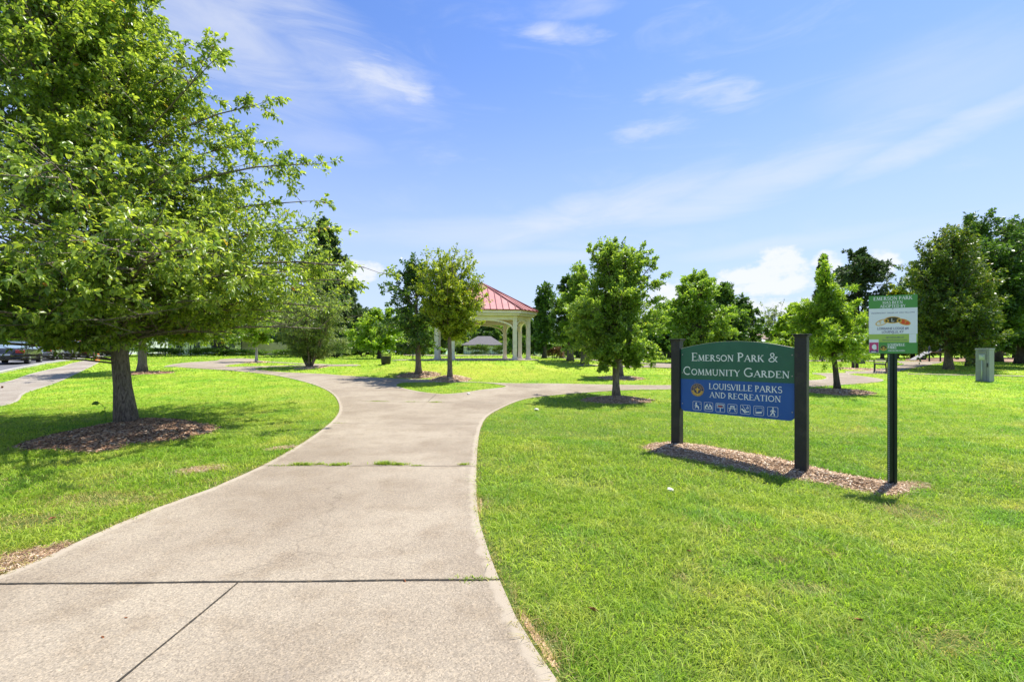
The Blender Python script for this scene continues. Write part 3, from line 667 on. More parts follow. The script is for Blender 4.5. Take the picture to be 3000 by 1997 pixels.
# sucker shoot growing from the mulch at its foot
sx_, sy_ = ground_at(312, 1232)
sh = thing('sapling_shoot', 'young green shoot with large round leaves beside the big trunk', 'shoot', (sx_, sy_, tz(sx_, sy_)))
m = MB(); m.tube([(0, 0, 0), (-.02, 0, .18), (-.06, .01, .30), (-.17, 0, .40)], [.006, .005, .004, .003], 6); m.build('stem', L_MID, sh, smooth=True)
rg = np.random.default_rng(3); pp = np.array([(-.01, 0, .1), (-.02, 0, .16), (-.03, .01, .22), (-.05, 0, .28), (-.10, 0, .33), (-.15, 0, .38), (-.17, 0, .40), (-.02, 0, .06), (0, 0, .03)])
dd = unit(np.array([(-.6, -.3, -.3), (.6, -.4, -.2), (-.6, -.3, -.5), (.7, -.2, .2), (.8, -.2, -.1), (-.8, -.4, .1), (-.9, -.2, -.2), (.6, -.6, .2), (-.6, -.6, .3)]))
V_, (Q_, T_), k = leaves(pp, dd, np.array([.11, .10, .12, .07, .07, .14, .13, .1, .09]), np.array([.075, .07, .08, .045, .045, .09, .08, .06, .06]), rg, 1, .2)
link('leaves', np_mesh('leaves', V_, np.concatenate([Q_.ravel(), T_.ravel()]), np.concatenate([np.full(len(Q_), 4), np.full(len(T_), 3)]), {'lv': np.repeat(rg.random(9)*.5, k)}), L_MID, sh)

# ---- middle distance trees
MID = dict(npri=46, nsec=9, ntw=4, nlf=9, leaf=(.15, .075))
tree_px('park_tree', 'grey trunked tree just behind the big leafy tree, most of its crown hidden by it', 327, 857, 560, 190, 480, 770, seed=21, tr=.2, lm=L_MID, **MID)
tree_px('birch_sapling', 'slim sapling with a pale whitish trunk on a tiny mulched grass island', 590, 833, 700, 556, 634, 785, seed=22, lm=L_LIME, bm_=B_WHITE, tr=.10, npri=22, nsec=7, ntw=3, nlf=7, leaf=(.22, .12), prof='oval', lobes=.4)
tree_px('multi_stem_tree', 'airy olive green tree splitting into many thin stems right at the ground', 712, 845, 652, 626, 812, 828, seed=23, lm=L_GREY, trunks=11, tr=.05, npri=60, nsec=10, ntw=4, nlf=8, leaf=(.15, .05), prof='vase', af=.5, lobes=.3)
tree_px('conifer_tree', 'tall dark spruce with ragged level branches rising behind the big leafy tree', 748, 0, 482, 640, 862, 800, Y=52, seed=24, lm=L_NEEDLE, bm_=B_DARK, tr=.45, npri=120, nsec=18, ntw=6, nlf=8, leaf=(.42, .16), prof='cone', needle=True, lobes=.35, sec_len=.26, droop=.5, top=(0, 0))
tree_px('spreading_tree', 'broad light green tree with a dark leaning trunk before the white house', 528, 812, 640, 350, 640, 768, Y=58, seed=25, lm=L_LIME, bm_=B_DARK, tr=.62, npri=60, nsec=9, ntw=4, nlf=9, leaf=(.36, .2), prof='round', lean=(-5, 0), af=.45, kink=([0, .1, .25, .5, 1], [0, -.3, -.9, -2.2, 0]))
tree_px('young_tree', 'small bright green tree with low broad crown behind the black litter bin', 872, 824, 706, 815, 935, 800, seed=26, Y=41, lm=L_LIME, bm_=B_DARK, tr=.17, npri=46, nsec=9, ntw=4, nlf=8, leaf=(.24, .13), prof='round')
tree_px('park_tree', 'dark leaved tree left of the orange mulched island, wispy and thin at its top', 963, 862, 585, 893, 1020, 800, seed=27, lm=L_DARK, tr=.14, npri=46, nsec=8, ntw=4, nlf=7, leaf=(.13, .07), prof='egg', lobes=.35, shell=(.4, 1.15), extra=[(-1.5, 0, 3.9), (-1.3, .2, 3.2), (-.2, 0, 4.7), (-1.3, -.2, 4.1), (-.9, 0, 4.5)])
tree_px('maple_tree', 'young yellow olive maple alone on the grass island amid the paths', 1035, 875, 596, 962, 1112, 772, seed=28, lm=L_OLIVE, tr=.115, npri=64, nsec=9, ntw=5, nlf=11, leaf=(.092, .062), prof='vase', af=.12, lobes=.18, shell=(.5, 1.0), extra=[(.5, 0, 4.6), (.55, .1, 4.3), (1.1, 0, 3.3), (1.25, 0, 2.4)])
tree_px('oak_tree', 'full green oak in a mulch ring left of the park name sign', 1418, 915, 556, 1296, 1530, 822, seed=29, lm=L_OAK, tr=.115, npri=90, nsec=11, ntw=6, nlf=12, leaf=(.085, .045), prof='egg', af=.55, lobes=.2, shell=(.45, 1.0), detail=0,
        extra=[(-.75, 0, 4.5), (-.05, 0, 4.75), (.70, 0, 4.55), (.95, .1, 4.4), (1.15, 0, 4.2), (-1.1, 0, 3.9), (1.4, 0, 3.7), (-.6, -.6, .95), (.5, -.5, 1.1)])
tree_px('park_tree', 'slimmer tree directly behind the oak by the name sign', 1428, 868, 640, 1372, 1480, 815, seed=30, lm=L_MID, tr=.12, **MID)
tree_px('park_tree', 'green tree right of the shelter, trunk in a patch of shade', 1345, 838, 608, 1282, 1392, 800, seed=31, lm=L_MID, tr=.2, **MID)
tree_px('park_tree', 'dark green tree beyond the shelter close to the far litter bin', 1312, 830, 632, 1262, 1356, 795, seed=32, lm=L_DARK, tr=.2, **MID)
tree_px('columnar_tree', 'narrow dark green pointed tree right beside the shelter roof', 1252, 0, 646, 1228, 1282, 806, Y=50, seed=33, lm=L_DARK, bm_=B_DARK, tr=.25, npri=46, nsec=9, ntw=4, nlf=8, leaf=(.28, .16), prof='egg')
tree_px('park_tree', 'tree seen through the shelter behind its far posts', 1190, 0, 735, 1158, 1222, 800, Y=42, seed=34, lm=L_DARK, bm_=B_DARK, tr=.15, npri=34, nsec=8, ntw=4, nlf=8, leaf=(.24, .14), prof='egg')
FAR = dict(npri=64, nsec=9, ntw=5, nlf=9, leaf=(.30, .17))
tree_px('park_tree', 'broad bright green tree rising behind the left post of the name sign', 1602, 0, 624, 1520, 1684, 822, Y=36, seed=35, lm=L_MID, tr=.25, prof='round', npri=90, nsec=10, ntw=5, nlf=10, leaf=(.2, .11), top=(0, 0))
tree_px('park_tree', 'darker rounded tree filling the gap right of the broad bright tree behind the name sign', 1655, 0, 645, 1600, 1722, 830, Y=44, seed=36, lm=L_DARK, tr=.25, prof='round', **FAR)
tree_px('park_tree', 'lower dark tree ending in a slope above the white shed roof', 1704, 0, 684, 1650, 1752, 820, Y=50, seed=37, lm=L_DARK, tr=.25, prof='round', **FAR)
tree_px('bare_tree', 'thin greyish tree with sparse leaves standing in front of the brown roofed house', 1782, 0, 702, 1748, 1818, 790, Y=62, seed=38, lm=L_GREY, bm_=B_GREY, tr=.2, npri=40, nsec=7, ntw=3, nlf=5, leaf=(.28, .14), prof='vase', af=.2, lobes=.3)
tree_px('park_tree', 'pale yellow green tree behind the right post of the name sign', 1828, 0, 698, 1790, 1868, 800, Y=46, seed=39, lm=L_LIME, tr=.2, **FAR)
tree_px('young_cypress', 'feathery lime green young tree with a tall pointed leader right of the name sign', 1927, 897, 640, 1828, 2022, 816, seed=40, lm=L_LIME, bm_=B_DARK, tr=.10, npri=64, nsec=9, ntw=5, nlf=10, leaf=(.12, .038), prof='cone', af=.62, lobes=.42, extra=[(-.45, 0, 4.5), (-.5, 0, 4.2), (-.4, 0, 3.9), (.55, 0, 3.6), (.7, 0, 3.1), (-.8, 0, 2.6)], top=(-.45, 0))
tree_px('conifer_tree', 'dark pointed spruce poking up just behind the lime green young tree', 1893, 0, 578, 1862, 1934, 800, Y=46, seed=41, lm=L_NEEDLE, bm_=B_DARK, tr=.25, npri=70, nsec=12, ntw=5, nlf=6, leaf=(.34, .10), prof='cone', needle=True, lobes=.25, sec_len=.3, droop=.3, top=(0, 0))
tree_px('pine_tree', 'tall open dark pine with layered flat branches near the adoption sign', 1972, 0, 560, 1918, 2062, 770, Y=60, seed=42, lm=L_NEEDLE, bm_=B_DARK, tr=.45, npri=64, nsec=12, ntw=5, nlf=7, leaf=(.40, .16), prof='round', needle=True, lobes=.3, sec_len=.3, droop=.1, shell=(.6, 1.1), top=(0, 0))
tree_px('park_tree', 'round light green tree low behind the adoption sign', 2062, 0, 655, 2010, 2110, 810, Y=58, seed=43, lm=L_OLIVE, tr=.25, **FAR)
tree_px('shade_tree', 'dark dense egg shaped tree standing well left of the metal cabinet', 2182, 850, 530, 2084, 2330, 808, seed=44, lm=L_DARK2, bm_=B_GREY, tr=.20, npri=90, nsec=10, ntw=6, nlf=10, leaf=(.15, .075), prof='egg', lobes=.12, af=.5, shell=(.5, 1.0), top=(.1, 0))
tree_px('shade_tree', 'tallest dark tree, its brown trunk just left of the metal cabinet', 2238, 0, 488, 2150, 2390, 795, Y=29, seed=45, lm=L_DARK, bm_=B_DARK, tr=.30, npri=120, nsec=11, ntw=6, nlf=9, leaf=(.19, .10), prof='round', lobes=.15, top=(.8, 0))
tree_px('shade_tree', 'dark tree with cut off crown right of the metal cabinet', 2350, 0, 490, 2262, 2500, 795, Y=33, seed=46, lm=L_DARK, bm_=B_DARK, tr=.34, npri=100, nsec=11, ntw=5, nlf=9, leaf=(.2, .11), prof='round', lobes=.2)
tree_px('shade_tree', 'dark tree trunk shaded under the crowns near the play equipment', 2298, 0, 560, 2230, 2360, 800, Y=38, seed=47, lm=L_DARK, bm_=B_DARK, tr=.25, **FAR)
tree_px('shade_tree', 'far dark tree closing the gap behind the play equipment', 2120, 0, 640, 2075, 2200, 790, Y=50, seed=48, lm=L_DARK2, bm_=B_DARK, tr=.3, **FAR)
tree_px('young_tree', 'thin dark tree far off beside the bench and the playground', 2030, 0, 712, 1990, 2070, 790, Y=48, seed=49, lm=L_DARK2, bm_=B_DARK, tr=.18, **FAR)
# tree line at the back of the park
bt = [(20, 600, 130, L_MID, 60), (95, 640, 120, L_DARK, 68), (190, 660, 120, L_LIME, 75), (250, 690, 90, L_MID, 60), (640, 700, 90, L_MID, 66), (690, 660, 110, L_DARK2, 70), (800, 700, 100, L_DARK2, 62), (845, 715, 90, L_MID, 72), (940, 712, 100, L_MID, 70),
      (1000, 735, 90, L_GREY, 78), (1075, 742, 90, L_MID, 96), (1125, 738, 80, L_DARK, 92), (1165, 744, 70, L_MID, 95), (1215, 730, 70, L_DARK, 74), (1480, 735, 110, L_DARK, 66), (1540, 700, 90, L_DARK, 60), (1380, 700, 120, L_DARK, 64), (2100, 690, 120, L_DARK, 64), (2250, 640, 160, L_DARK, 60), (2335, 650, 140, L_DARK2, 66), (1905, 735, 100, L_MID, 70), (1330, 740, 90, L_MID, 70)]
lab = ['tall tree behind the parked cars at the far end of the street', 'dark tree behind the street parking', 'lime tree over the far end of the pavement', 'rounded green tree where the pavement ends', 'green tree behind the tan board fence', 'dark tree over the tan board fence',
       'dark tree behind the clipped round shrub', 'green tree behind the loose dark shrub', 'green tree behind the litter bin', 'greyish tree behind the pale blue house', 'green tree left above the grey roofed house', 'dark tree above the grey roofed house', 'green tree right above the grey roofed house',
       'dark tree just left of the narrow pointed tree', 'dark tree over the black iron fence', 'dark tree at the left post of the name sign', 'dark tree behind the oak', 'dark tree behind the round light green tree', 'dark tree behind the shaded playground', 'dark warm toned tree beyond the metal cabinet', 'green tree low behind the young lime tree', 'green tree behind the rust coloured bush']
for k, (dx, tp_, wd, lm_, Y) in enumerate(bt):
    tree_px('background_tree', lab[k], dx, 0, tp_, dx-wd*.64, dx+wd*.64, 806, Y=Y, seed=60+k, lm=lm_, bm_=B_DARK, tr=.25, npri=52, nsec=8, ntw=5, nlf=8, leaf=(.42, .24), prof=('round', 'oval', 'egg')[k % 3], lobes=.25, top=(0, 0), group='trees along the back of the park')
# shrubs and hedges
def bush_px(label, dl, dr, dt, Y, lm_, name='shrub', dep=None, n=5000, leaf=(.16, .1), seed=1, rough=.1, group=None, flat=.6, cat='shrub'):
    x, _ = dpt((dl+dr)/2, Y); wd = (dr-dl)*1.27334/FP*Y; h = hgt(dt, Y)-tz(x, Y)
    return bush(name, label, x, Y, wd, dep or wd*.8, h, lm_, n=n, leaf=leaf, seed=seed, rough=rough, group=group, flat=flat, cat=cat)
bush_px('round clipped shrub with pale leaves standing right of the multi stemmed tree', 742, 804, 781, 44, L_PALE, seed=2, n=7000, leaf=(.13, .08), rough=.06)
bush_px('loose dark shrub beside the clipped round one', 800, 872, 778, 50, L_HEDGE, seed=3, rough=.2)
bush_px('long low dark hedge at the foot of the white house', 330, 525, 803, 56, L_HEDGE, 'hedge', 2, 12000, seed=4, flat=.35, rough=.15, cat='hedge')
bush_px('low dark hedge along the tan board fence', 540, 700, 806, 56, L_HEDGE, 'hedge', 2, 9000, seed=5, flat=.35, rough=.2, cat='hedge')
bush_px('long green hedge below the grey roofed house', 1085, 1175, 796, 62, L_HEDGE, 'hedge', 1.6, 8000, seed=6, flat=.35, rough=.12, cat='hedge')
bush_px('rust brown low bush beside the far litter bin', 1258, 1296, 800, 52, L_RUST, seed=7, n=3000)
bush_px('bushy green hedge behind the black iron fence', 1290, 1420, 792, 62, L_HEDGE, 'hedge', 2, 9000, seed=8, flat=.35, rough=.2, cat='hedge')
bush_px('sunny yellow green shrubs beyond the black iron fence', 1500, 1560, 785, 64, L_LIME, seed=9, rough=.25)
bush_px('yellow green bush glowing above the name sign near its right post', 1775, 1822, 782, 58, L_LIME, seed=10, rough=.25)
bush_px('small pale bush in front of the pale blue house', 895, 960, 780, 66, L_PALE, seed=12, rough=.3)
bush_px('dark bush at the far right of the back lawn under the shade trees', 2050, 2120, 785, 60, L_HEDGE, seed=13, rough=.2)
bush_px('dark bush row behind the metal cabinet', 2260, 2400, 792, 62, L_HEDGE, 'hedge', 2, 8000, seed=14, flat=.4, rough=.25, cat='hedge')
bush_px('dense green bush at the end of the street beside the pavement', 255, 330, 775, 48, L_HEDGE, seed=15, rough=.2)

# the far edge of the neighbourhood reads as one mass of greenery
def wood():
    rg = np.random.default_rng(5); n = 60000; x = rg.uniform(-150, 160, n); y0 = 104+rg.uniform(0, 10, n)
    top = 3.6+1.6*vnoise(x, x*0, .12, 3)+1.6*vnoise(x, x*0, .45, 4); z = terrain(x, y0)+top*rg.uniform(0, 1, n)**.8
    d = unit(rg.normal(size=(n, 3))); L = rg.uniform(.4, .9, n); V_, F_, k = leaves(np.stack([x, y0, z], 1), d, L, L*.6, rg, 0, .5)
    o = link('distant_wood', np_mesh('distant_wood', V_, F_.ravel(), 4, {'lv': np.repeat(rg.random(n), k)}), L_MID); tag(o, 'far off band of green trees behind the park', 'wood', kind='stuff')
# ------------------------------------------------------------------ mulch beds
M_CHIP = bpy.data.materials.new('wood_chips'); M_CHIP.use_nodes = True; t = NT(M_CHIP.node_tree); b = M_CHIP.node_tree.nodes['Principled BSDF']
lv = t.new('ShaderNodeAttribute', attribute_name='lv').outputs['Fac']; tn = t.new('ShaderNodeAttribute', attribute_name='tan').outputs['Fac']
c1 = t.ramp(lv, [(0, (.035, .02, .012)), (.35, (.15, .065, .032)), (.7, (.31, .145, .07)), (.93, (.50, .30, .16)), (1, (.58, .45, .32))])
c2 = t.ramp(lv, [(0, (.16, .09, .05)), (.25, (.36, .23, .12)), (.6, (.62, .42, .24)), (.85, (.76, .60, .40)), (1, (.86, .77, .60))])
t.l.new(t.mix(tn, c1, c2), b.inputs['Base Color']); b.inputs['Roughness'].default_value = .85
def mulch(label, poly, h, n, tan, size=.05, seed=1, thin=1.0, keep_off=False):
    rg = np.random.default_rng(seed); P = np.asarray(poly)
    mn, mx = P.min(0), P.max(0); xs = rg.uniform(mn[0]-.1, mx[0]+.1, n*4); ys = rg.uniform(mn[1]-.1, mx[1]+.1, n*4)
    ok = inside(xs, ys, P); dd = dist_poly(xs, ys, P); ok |= (dd < .07) & (rg.random(len(xs)) < .25); xs, ys, dd, ok2 = xs[ok][:n], ys[ok][:n], dd[ok][:n], inside(xs, ys, P)[ok][:n]
    if keep_off:
        on = inside(xs, ys, PATH); xs, ys, dd, ok2 = xs[~on], ys[~on], dd[~on], ok2[~on]
    R_ = dd.max(); zz = terrain(xs, ys)+h*ss(np.where(ok2, dd, 0)/min(R_, .5))
    N = len(xs); a = rg.uniform(0, 2*np.pi, N); L = size*rg.uniform(.3, 1.2, N); W = size*rg.uniform(.12, .3, N)*thin
    d = unit(np.stack([np.cos(a), np.sin(a), rg.normal(size=N)*.3], 1)); s = unit(np.cross(d, unit(rg.normal(size=(N, 3))*.35+np.array([0, 0, 1])))); u = np.cross(s, d)
    c = np.stack([xs, ys, zz+rg.uniform(.0, .022, N)], 1); th = (W*.35)[:, None]
    V_ = np.stack([c-d*L[:, None]/2-s*W[:, None]/2, c+d*L[:, None]/2-s*W[:, None]/3, c+d*L[:, None]/2+s*W[:, None]/3, c-d*L[:, None]/2+s*W[:, None]/2], 1)
    V_ = np.concatenate([V_-u[:, None]*th[:, None]*0, V_-u[:, None]*th[:, None]], 1)
    b_ = (np.arange(N)*8)[:, None, None]; F_ = (b_+np.array([[0, 1, 2, 3], [0, 4, 5, 1], [1, 5, 6, 2], [2, 6, 7, 3], [3, 7, 4, 0]])[None]).reshape(-1, 4)
    lvv = np.repeat(rg.random(N), 8); tt = np.repeat(np.clip(tan+rg.normal(size=N)*.12, 0, 1), 8)
    # mound under the chips
    bm = bmesh.new(); C = P.mean(0); rings = []
    for f in (1, .85, .6, .3):
        rings.append([bm.verts.new((*(C+(p-C)*f), 0)) for p in P])
    for v in bm.verts: pass
    for ra, rb in zip(rings[:-1], rings[1:]):
        for k in range(len(P)): bm.faces.new((ra[k], ra[(k+1) % len(P)], rb[(k+1) % len(P)], rb[k]))
    bm.faces.new(rings[-1]); bm.verts.ensure_lookup_table()
    cov = np.array([v.co[:] for v in bm.verts]); dv = dist_poly(cov[:, 0], cov[:, 1], P); dv[:len(P)] = 0
    cov[:, 2] = terrain(cov[:, 0], cov[:, 1])+h*ss(dv/min(R_, .5))+.002
    bv = len(cov); bf = [[v.index for v in f.verts] for f in bm.faces] if bm.verts.index_update() is None else []
    bm.free()
    allV = np.concatenate([cov, V_.reshape(-1, 3)]); fl = np.concatenate([np.array([i_ for f in bf for i_ in f]), F_.ravel()+bv]); npf = np.array([len(f) for f in bf]+[4]*len(F_))
    me = np_mesh('mulch_bed', allV, fl, npf, {'lv': np.concatenate([np.full(bv, .45), lvv]), 'tan': np.concatenate([np.full(bv, tan*.9), tt])})
    o = link('mulch_bed', me, M_CHIP); tag(o, label, 'mulch', kind='stuff'); mulch.last = o; return P
def straw(label, cx_, cy_, a, b_, n, seed, rot=0, tan=1.0, size=.07):
    P = ring(cx_, cy_, a, b_, 22, .28, rot, seed); mulch(label, P, -.012, n*3 if a > .03 else n, tan, size if a > .03 else .03, seed, .22, True); o = mulch.last; o.name = 'dry_straw'; o['category'] = 'dry straw'; return P
def ring(cx, cy, a, b_, n=28, j=.07, rot=0, seed=0):
    rr = random.Random(seed); return np.array([(cx+a*math.cos(t)*q*math.cos(rot)-b_*math.sin(t)*q*math.sin(rot), cy+a*math.cos(t)*q*math.sin(rot)+b_*math.sin(t)*q*math.cos(rot)) for k in range(n) for t in [2*math.pi*k/n] for q in [1+rr.uniform(-j, j)]])
MUL = []
MUL.append(mulch('dark brown shredded mulch ring under the big leafy tree', smooth_closed(world_poly(Dp([(30, 1035), (75, 1012), (140, 997), (200, 985), (262, 975), (330, 966), (400, 965), (455, 974), (498, 984), (478, 996), (440, 1004), (430, 1013), (370, 1018), (300, 1022), (270, 1035), (215, 1042), (120, 1036)]))), .09, 11000, .30, .075, 1))
MUL.append(mulch('long tan bark chip bed under the park name sign and the adoption sign', smooth_closed(world_poly(Dp([(1476, 1030), (1500, 1021), (1550, 1018), (1620, 1026), (1700, 1040), (1790, 1056), (1870, 1075), (1940, 1092), (2020, 1105), (2090, 1116), (2095, 1130), (2060, 1143), (1990, 1132), (1900, 1115), (1810, 1100), (1720, 1085), (1640, 1068), (1560, 1052), (1505, 1042)]))), .075, 15000, .78, .05, 2))
x_, y_ = ground_at(1318, 1113); MUL.append(mulch('orange tan wood chip mound under the yellow olive maple', ring(x_, y_, .86, .95, seed=1), .13, 5000, 1.1, .08, 3))
x_, y_ = ground_at(1806, 1172); MUL.append(mulch('brown mulch ring around the foot of the oak', ring(x_, y_, .98, .75, seed=2), .08, 5000, .62, .07, 4))
x_, y_ = ground_at(*Dp([(1430, 870)])[0]); MUL.append(mulch('faded mulch ring of the slim tree behind the oak', ring(x_, y_, 1.0, 1.0, seed=3), .05, 1500, .8, .11, 5))
x_, y_ = ground_at(*Dp([(963, 863)])[0]); MUL.append(mulch('brown mulch ring under the dark leaved tree', ring(x_, y_, 1.0, .75, seed=4), .05, 1500, .75, .11, 6))
x_, y_ = ground_at(*Dp([(1930, 902)])[0]); MUL.append(mulch('brown mulch ring under the lime green young tree', ring(x_, y_, 1.05, .8, seed=5), .06, 3000, .65, .09, 7))
x_, y_ = ground_at(*Dp([(330, 858)])[0]); MUL.append(mulch('dark mulch patch at the foot of the grey trunked tree', ring(x_, y_, 1.35, .9, seed=6), .06, 900, .3, .1, 8))
x_, y_ = ground_at(*Dp([(590, 834)])[0]); MUL.append(mulch('orange mulch at the foot of the pale trunked sapling', ring(x_, y_, .9, 1.2, seed=7), .05, 400, .95, .14, 9))
x_, y_ = ground_at(*Dp([(716, 846)])[0]); MUL.append(mulch('orange mulch under the multi stemmed tree', ring(x_, y_, .85, 1.2, seed=8), .05, 400, .95, .14, 10))
x_, y_ = ground_at(*Dp([(1975, 849)])[0]); MUL.append(mulch('orange dry litter patch at the foot of the black twin post stand', ring(x_, y_, 1.0, 1.6, seed=9), .04, 400, .95, .14, 11))

STRAW = []
for (dx, dy, a, b_, n, rot, tn_, lb) in [(60, 1282, .26, .12, 900, .75, .45, 'brown dead grass patch at the left edge of the path near the bottom'), (6, 1308, .24, .10, 700, .75, .8, 'pale straw patch at the very left edge of the path'), (455, 1082, .22, .12, 600, .7, .95, 'bare tan patch in the lawn between the big tree and the path'),
        (645, 1032, .16, .06, 500, .85, 1.0, 'tan straw strip along the left path edge before the bend'), (1252, 1492, .022, .16, 200, .35, 1.0, 'orange straw strip on the right path edge near the bottom'), (1216, 1438, .018, .14, 160, .35, .9, 'orange straw strip on the right path edge above the lowest one'),
        (1103, 1160, .03, .18, 260, .1, 1.0, 'thin straw line on the right path edge beside the shady grass'), (2085, 1118, .22, .09, 700, 0, 1.15, 'pale straw around the foot of the slim dark sign post')]:
    x_, y_ = G(dx, dy); STRAW.append((x_, y_, a, b_)); straw(lb, x_, y_, a, b_, n, 30+len(STRAW), rot, tn_)
# ------------------------------------------------------------------ grass
HARD = [PATH, PATH2, PATH3, SWALK, ROAD, PLAY]+MUL
GPAD = None
def vnoise(x, y, s, seed):
    "cheap value noise"
    rg = np.random.default_rng(seed); Tt = rg.random((256, 256)); xx = x*s+1000; yy = y*s+1000
    xi = np.floor(xx).astype(int); yi = np.floor(yy).astype(int); fx = ss(xx-xi); fy = ss(yy-yi)
    g_ = lambda a, b: Tt[a % 256, b % 256]
    return (g_(xi, yi)*(1-fx)+g_(xi+1, yi)*fx)*(1-fy)+(g_(xi, yi+1)*(1-fx)+g_(xi+1, yi+1)*fx)*fy
def grass():
    Vs = []; Fs = []; Ns = []; LV = []; DR = []; off = 0
    bands = [(1.0, 3.0, 8500, .0042, .044, 5), (3.0, 5.0, 6000, .0052, .046, 5), (5.0, 8.0, 3000, .0068, .048, 5), (8.0, 13.0, 1100, .011, .050, 3), (13., 22., 380, .018, .055, 3), (22., 40., 75, .045, .065, 3), (40., 70., 9, .14, .09, 3)]
    for (y0, y1, den, wd, ht, nv) in bands:
        xm = y1*1.22+1.2; n = int(2*xm*(y1-y0)*den)
        x = rng.uniform(-xm, xm, n); y = rng.uniform(y0, y1, n); k = np.abs(x) < y*1.22+1.2; x, y = x[k], y[k]
        bad = np.zeros(len(x), bool)
        for q_, P in enumerate(HARD):
            ins = inside(x, y, P)
            if q_ == 0:
                ins &= ~(inside(x, y, ISL) | inside(x, y, ISL2))
                if y1 <= 8:
                    jj = np.nonzero(ins)[0]; de_ = dist_poly(x[jj], y[jj], PATH[(PATH[:, 1] < 12)], closed=False)
                    ins[jj[(de_ < .012+.03*vnoise(x[jj], y[jj], 6, 9)) & (rng.random(len(jj)) < .6)]] = False
            bad |= ins
        bad |= np.hypot(x-GZ[0], y-GZ[1]) < 4.3
        x, y = x[~bad], y[~bad]
        # thin patches and dry patches
        c1 = vnoise(x, y, 1.3, 1); c2 = vnoise(x, y, 4.5, 2); c3 = vnoise(x, y, 14, 3); pt_ = vnoise(x, y, .9, 4)
        ed = np.full(len(x), 9.)
        if y1 <= 13: ed = np.minimum(dist_poly(x, y, PATH[(PATH[:, 1] < 16)], closed=False), 9)
        dryp = np.clip((vnoise(x, y, 1.7, 8)*.6+c3*.4-.70)*7, 0, 1)*.8
        edge_dry = np.clip(1-ed/(.05+.22*np.clip(pt_-.45, 0, 1)), 0, 1)
        dl = dryness(x, y)
        bare = np.zeros(len(x))
        for (cx_, cy_, rx, ry) in [(a_, b_, max(c_, d_)*.8, max(c_, d_)*.65) for a_, b_, c_, d_ in STRAW]+[(*G(60, 1200), .5, .2), (*G(250, 1150), .6, .25), (*G(430, 1190), .3, .2), (*G(1565, 1330), .07, .06), (*G(1790, 1290), .08, .06), (*G(1850, 1355), .16, .08), (*G(2180, 1480), .2, .1), (*G(2090, 1180), .3, .3)]:
            bare = np.maximum(bare, np.exp(-(((x-cx_)/rx)**2+((y-cy_)/ry)**2))*(.6+.8*c3))
        keep = rng.random(len(x)) > .75*np.clip(np.maximum(bare, edge_dry*.7)-.25, 0, 1)
        dry = (rng.random(len(x)) < np.clip(.06+.65*dryp+.9*edge_dry+1.1*bare+.55*dl, 0, .97)).astype(float)*rng.uniform(.55, 1, len(x))
        x, y, dry, c1, c2, c3, ed = [a[keep] for a in (x, y, dry, c1, c2, c3, ed)]
        n = len(x); z = terrain(x, y)
        lean = rng.normal(size=(n, 2))*(.9 if y1 < 9 else .6); az_ = vnoise(x, y, 5, 5)*9
        lean += np.stack([np.cos(az_), np.sin(az_)], 1)*.45
        h = ht*rng.uniform(.4, 1.2, n)*(.22+.75*c2+.75*c3+.2*c1); h *= np.where(dry > 0, .7, 1)
        long = rng.random(n) < .03; h = np.where(long, h*1.8, h); ww = wd*rng.uniform(.7, 1.3, n)
        a = rng.uniform(0, np.pi, n); s = np.stack([np.cos(a), np.sin(a), np.zeros(n)], 1)*ww[:, None]/2
        b0 = np.stack([x, y, z], 1); ln = np.concatenate([lean, np.zeros((n, 1))], 1)
        mid = b0+ln*h[:, None]*.35+np.array([0, 0, 1.])*h[:, None]*.62; tip = b0+ln*h[:, None]*1.15+np.array([0, 0, 1.])*h[:, None]*rng.uniform(.45, 1.0, n)[:, None]
        if nv == 5:
            V_ = np.stack([b0-s, b0+s, mid+s*.8, mid-s*.8, tip], 1); ii = (np.arange(n)*5)[:, None]+off
            Fs += [(ii+np.array([[0, 1, 2, 3]])).ravel(), (ii+np.array([[3, 2, 4]])).ravel()]; Ns += [np.full(n, 4), np.full(n, 3)]
        else:
            V_ = np.stack([b0-s, b0+s, tip], 1); ii = (np.arange(n)*3)[:, None]+off
            Fs.append((ii+np.array([[0, 1, 2]])).ravel()); Ns.append(np.full(n, 3))
        Vs.append(V_.reshape(-1, 3)); off += n*nv
        LV.append(np.repeat(np.clip(rng.random(n)*.8+.25*(1-c2), 0, 1), nv)); DR.append(np.repeat(dry, nv))
    me = np_mesh('grass', np.concatenate(Vs), np.concatenate(Fs), np.concatenate(Ns), {'lv': np.concatenate(LV), 'dry': np.concatenate(DR)})
    o = link('grass', me, M_BLADE); tag(o, 'short sunny green lawn grass with dry blades', 'grass', kind='stuff')
grass()
wood()
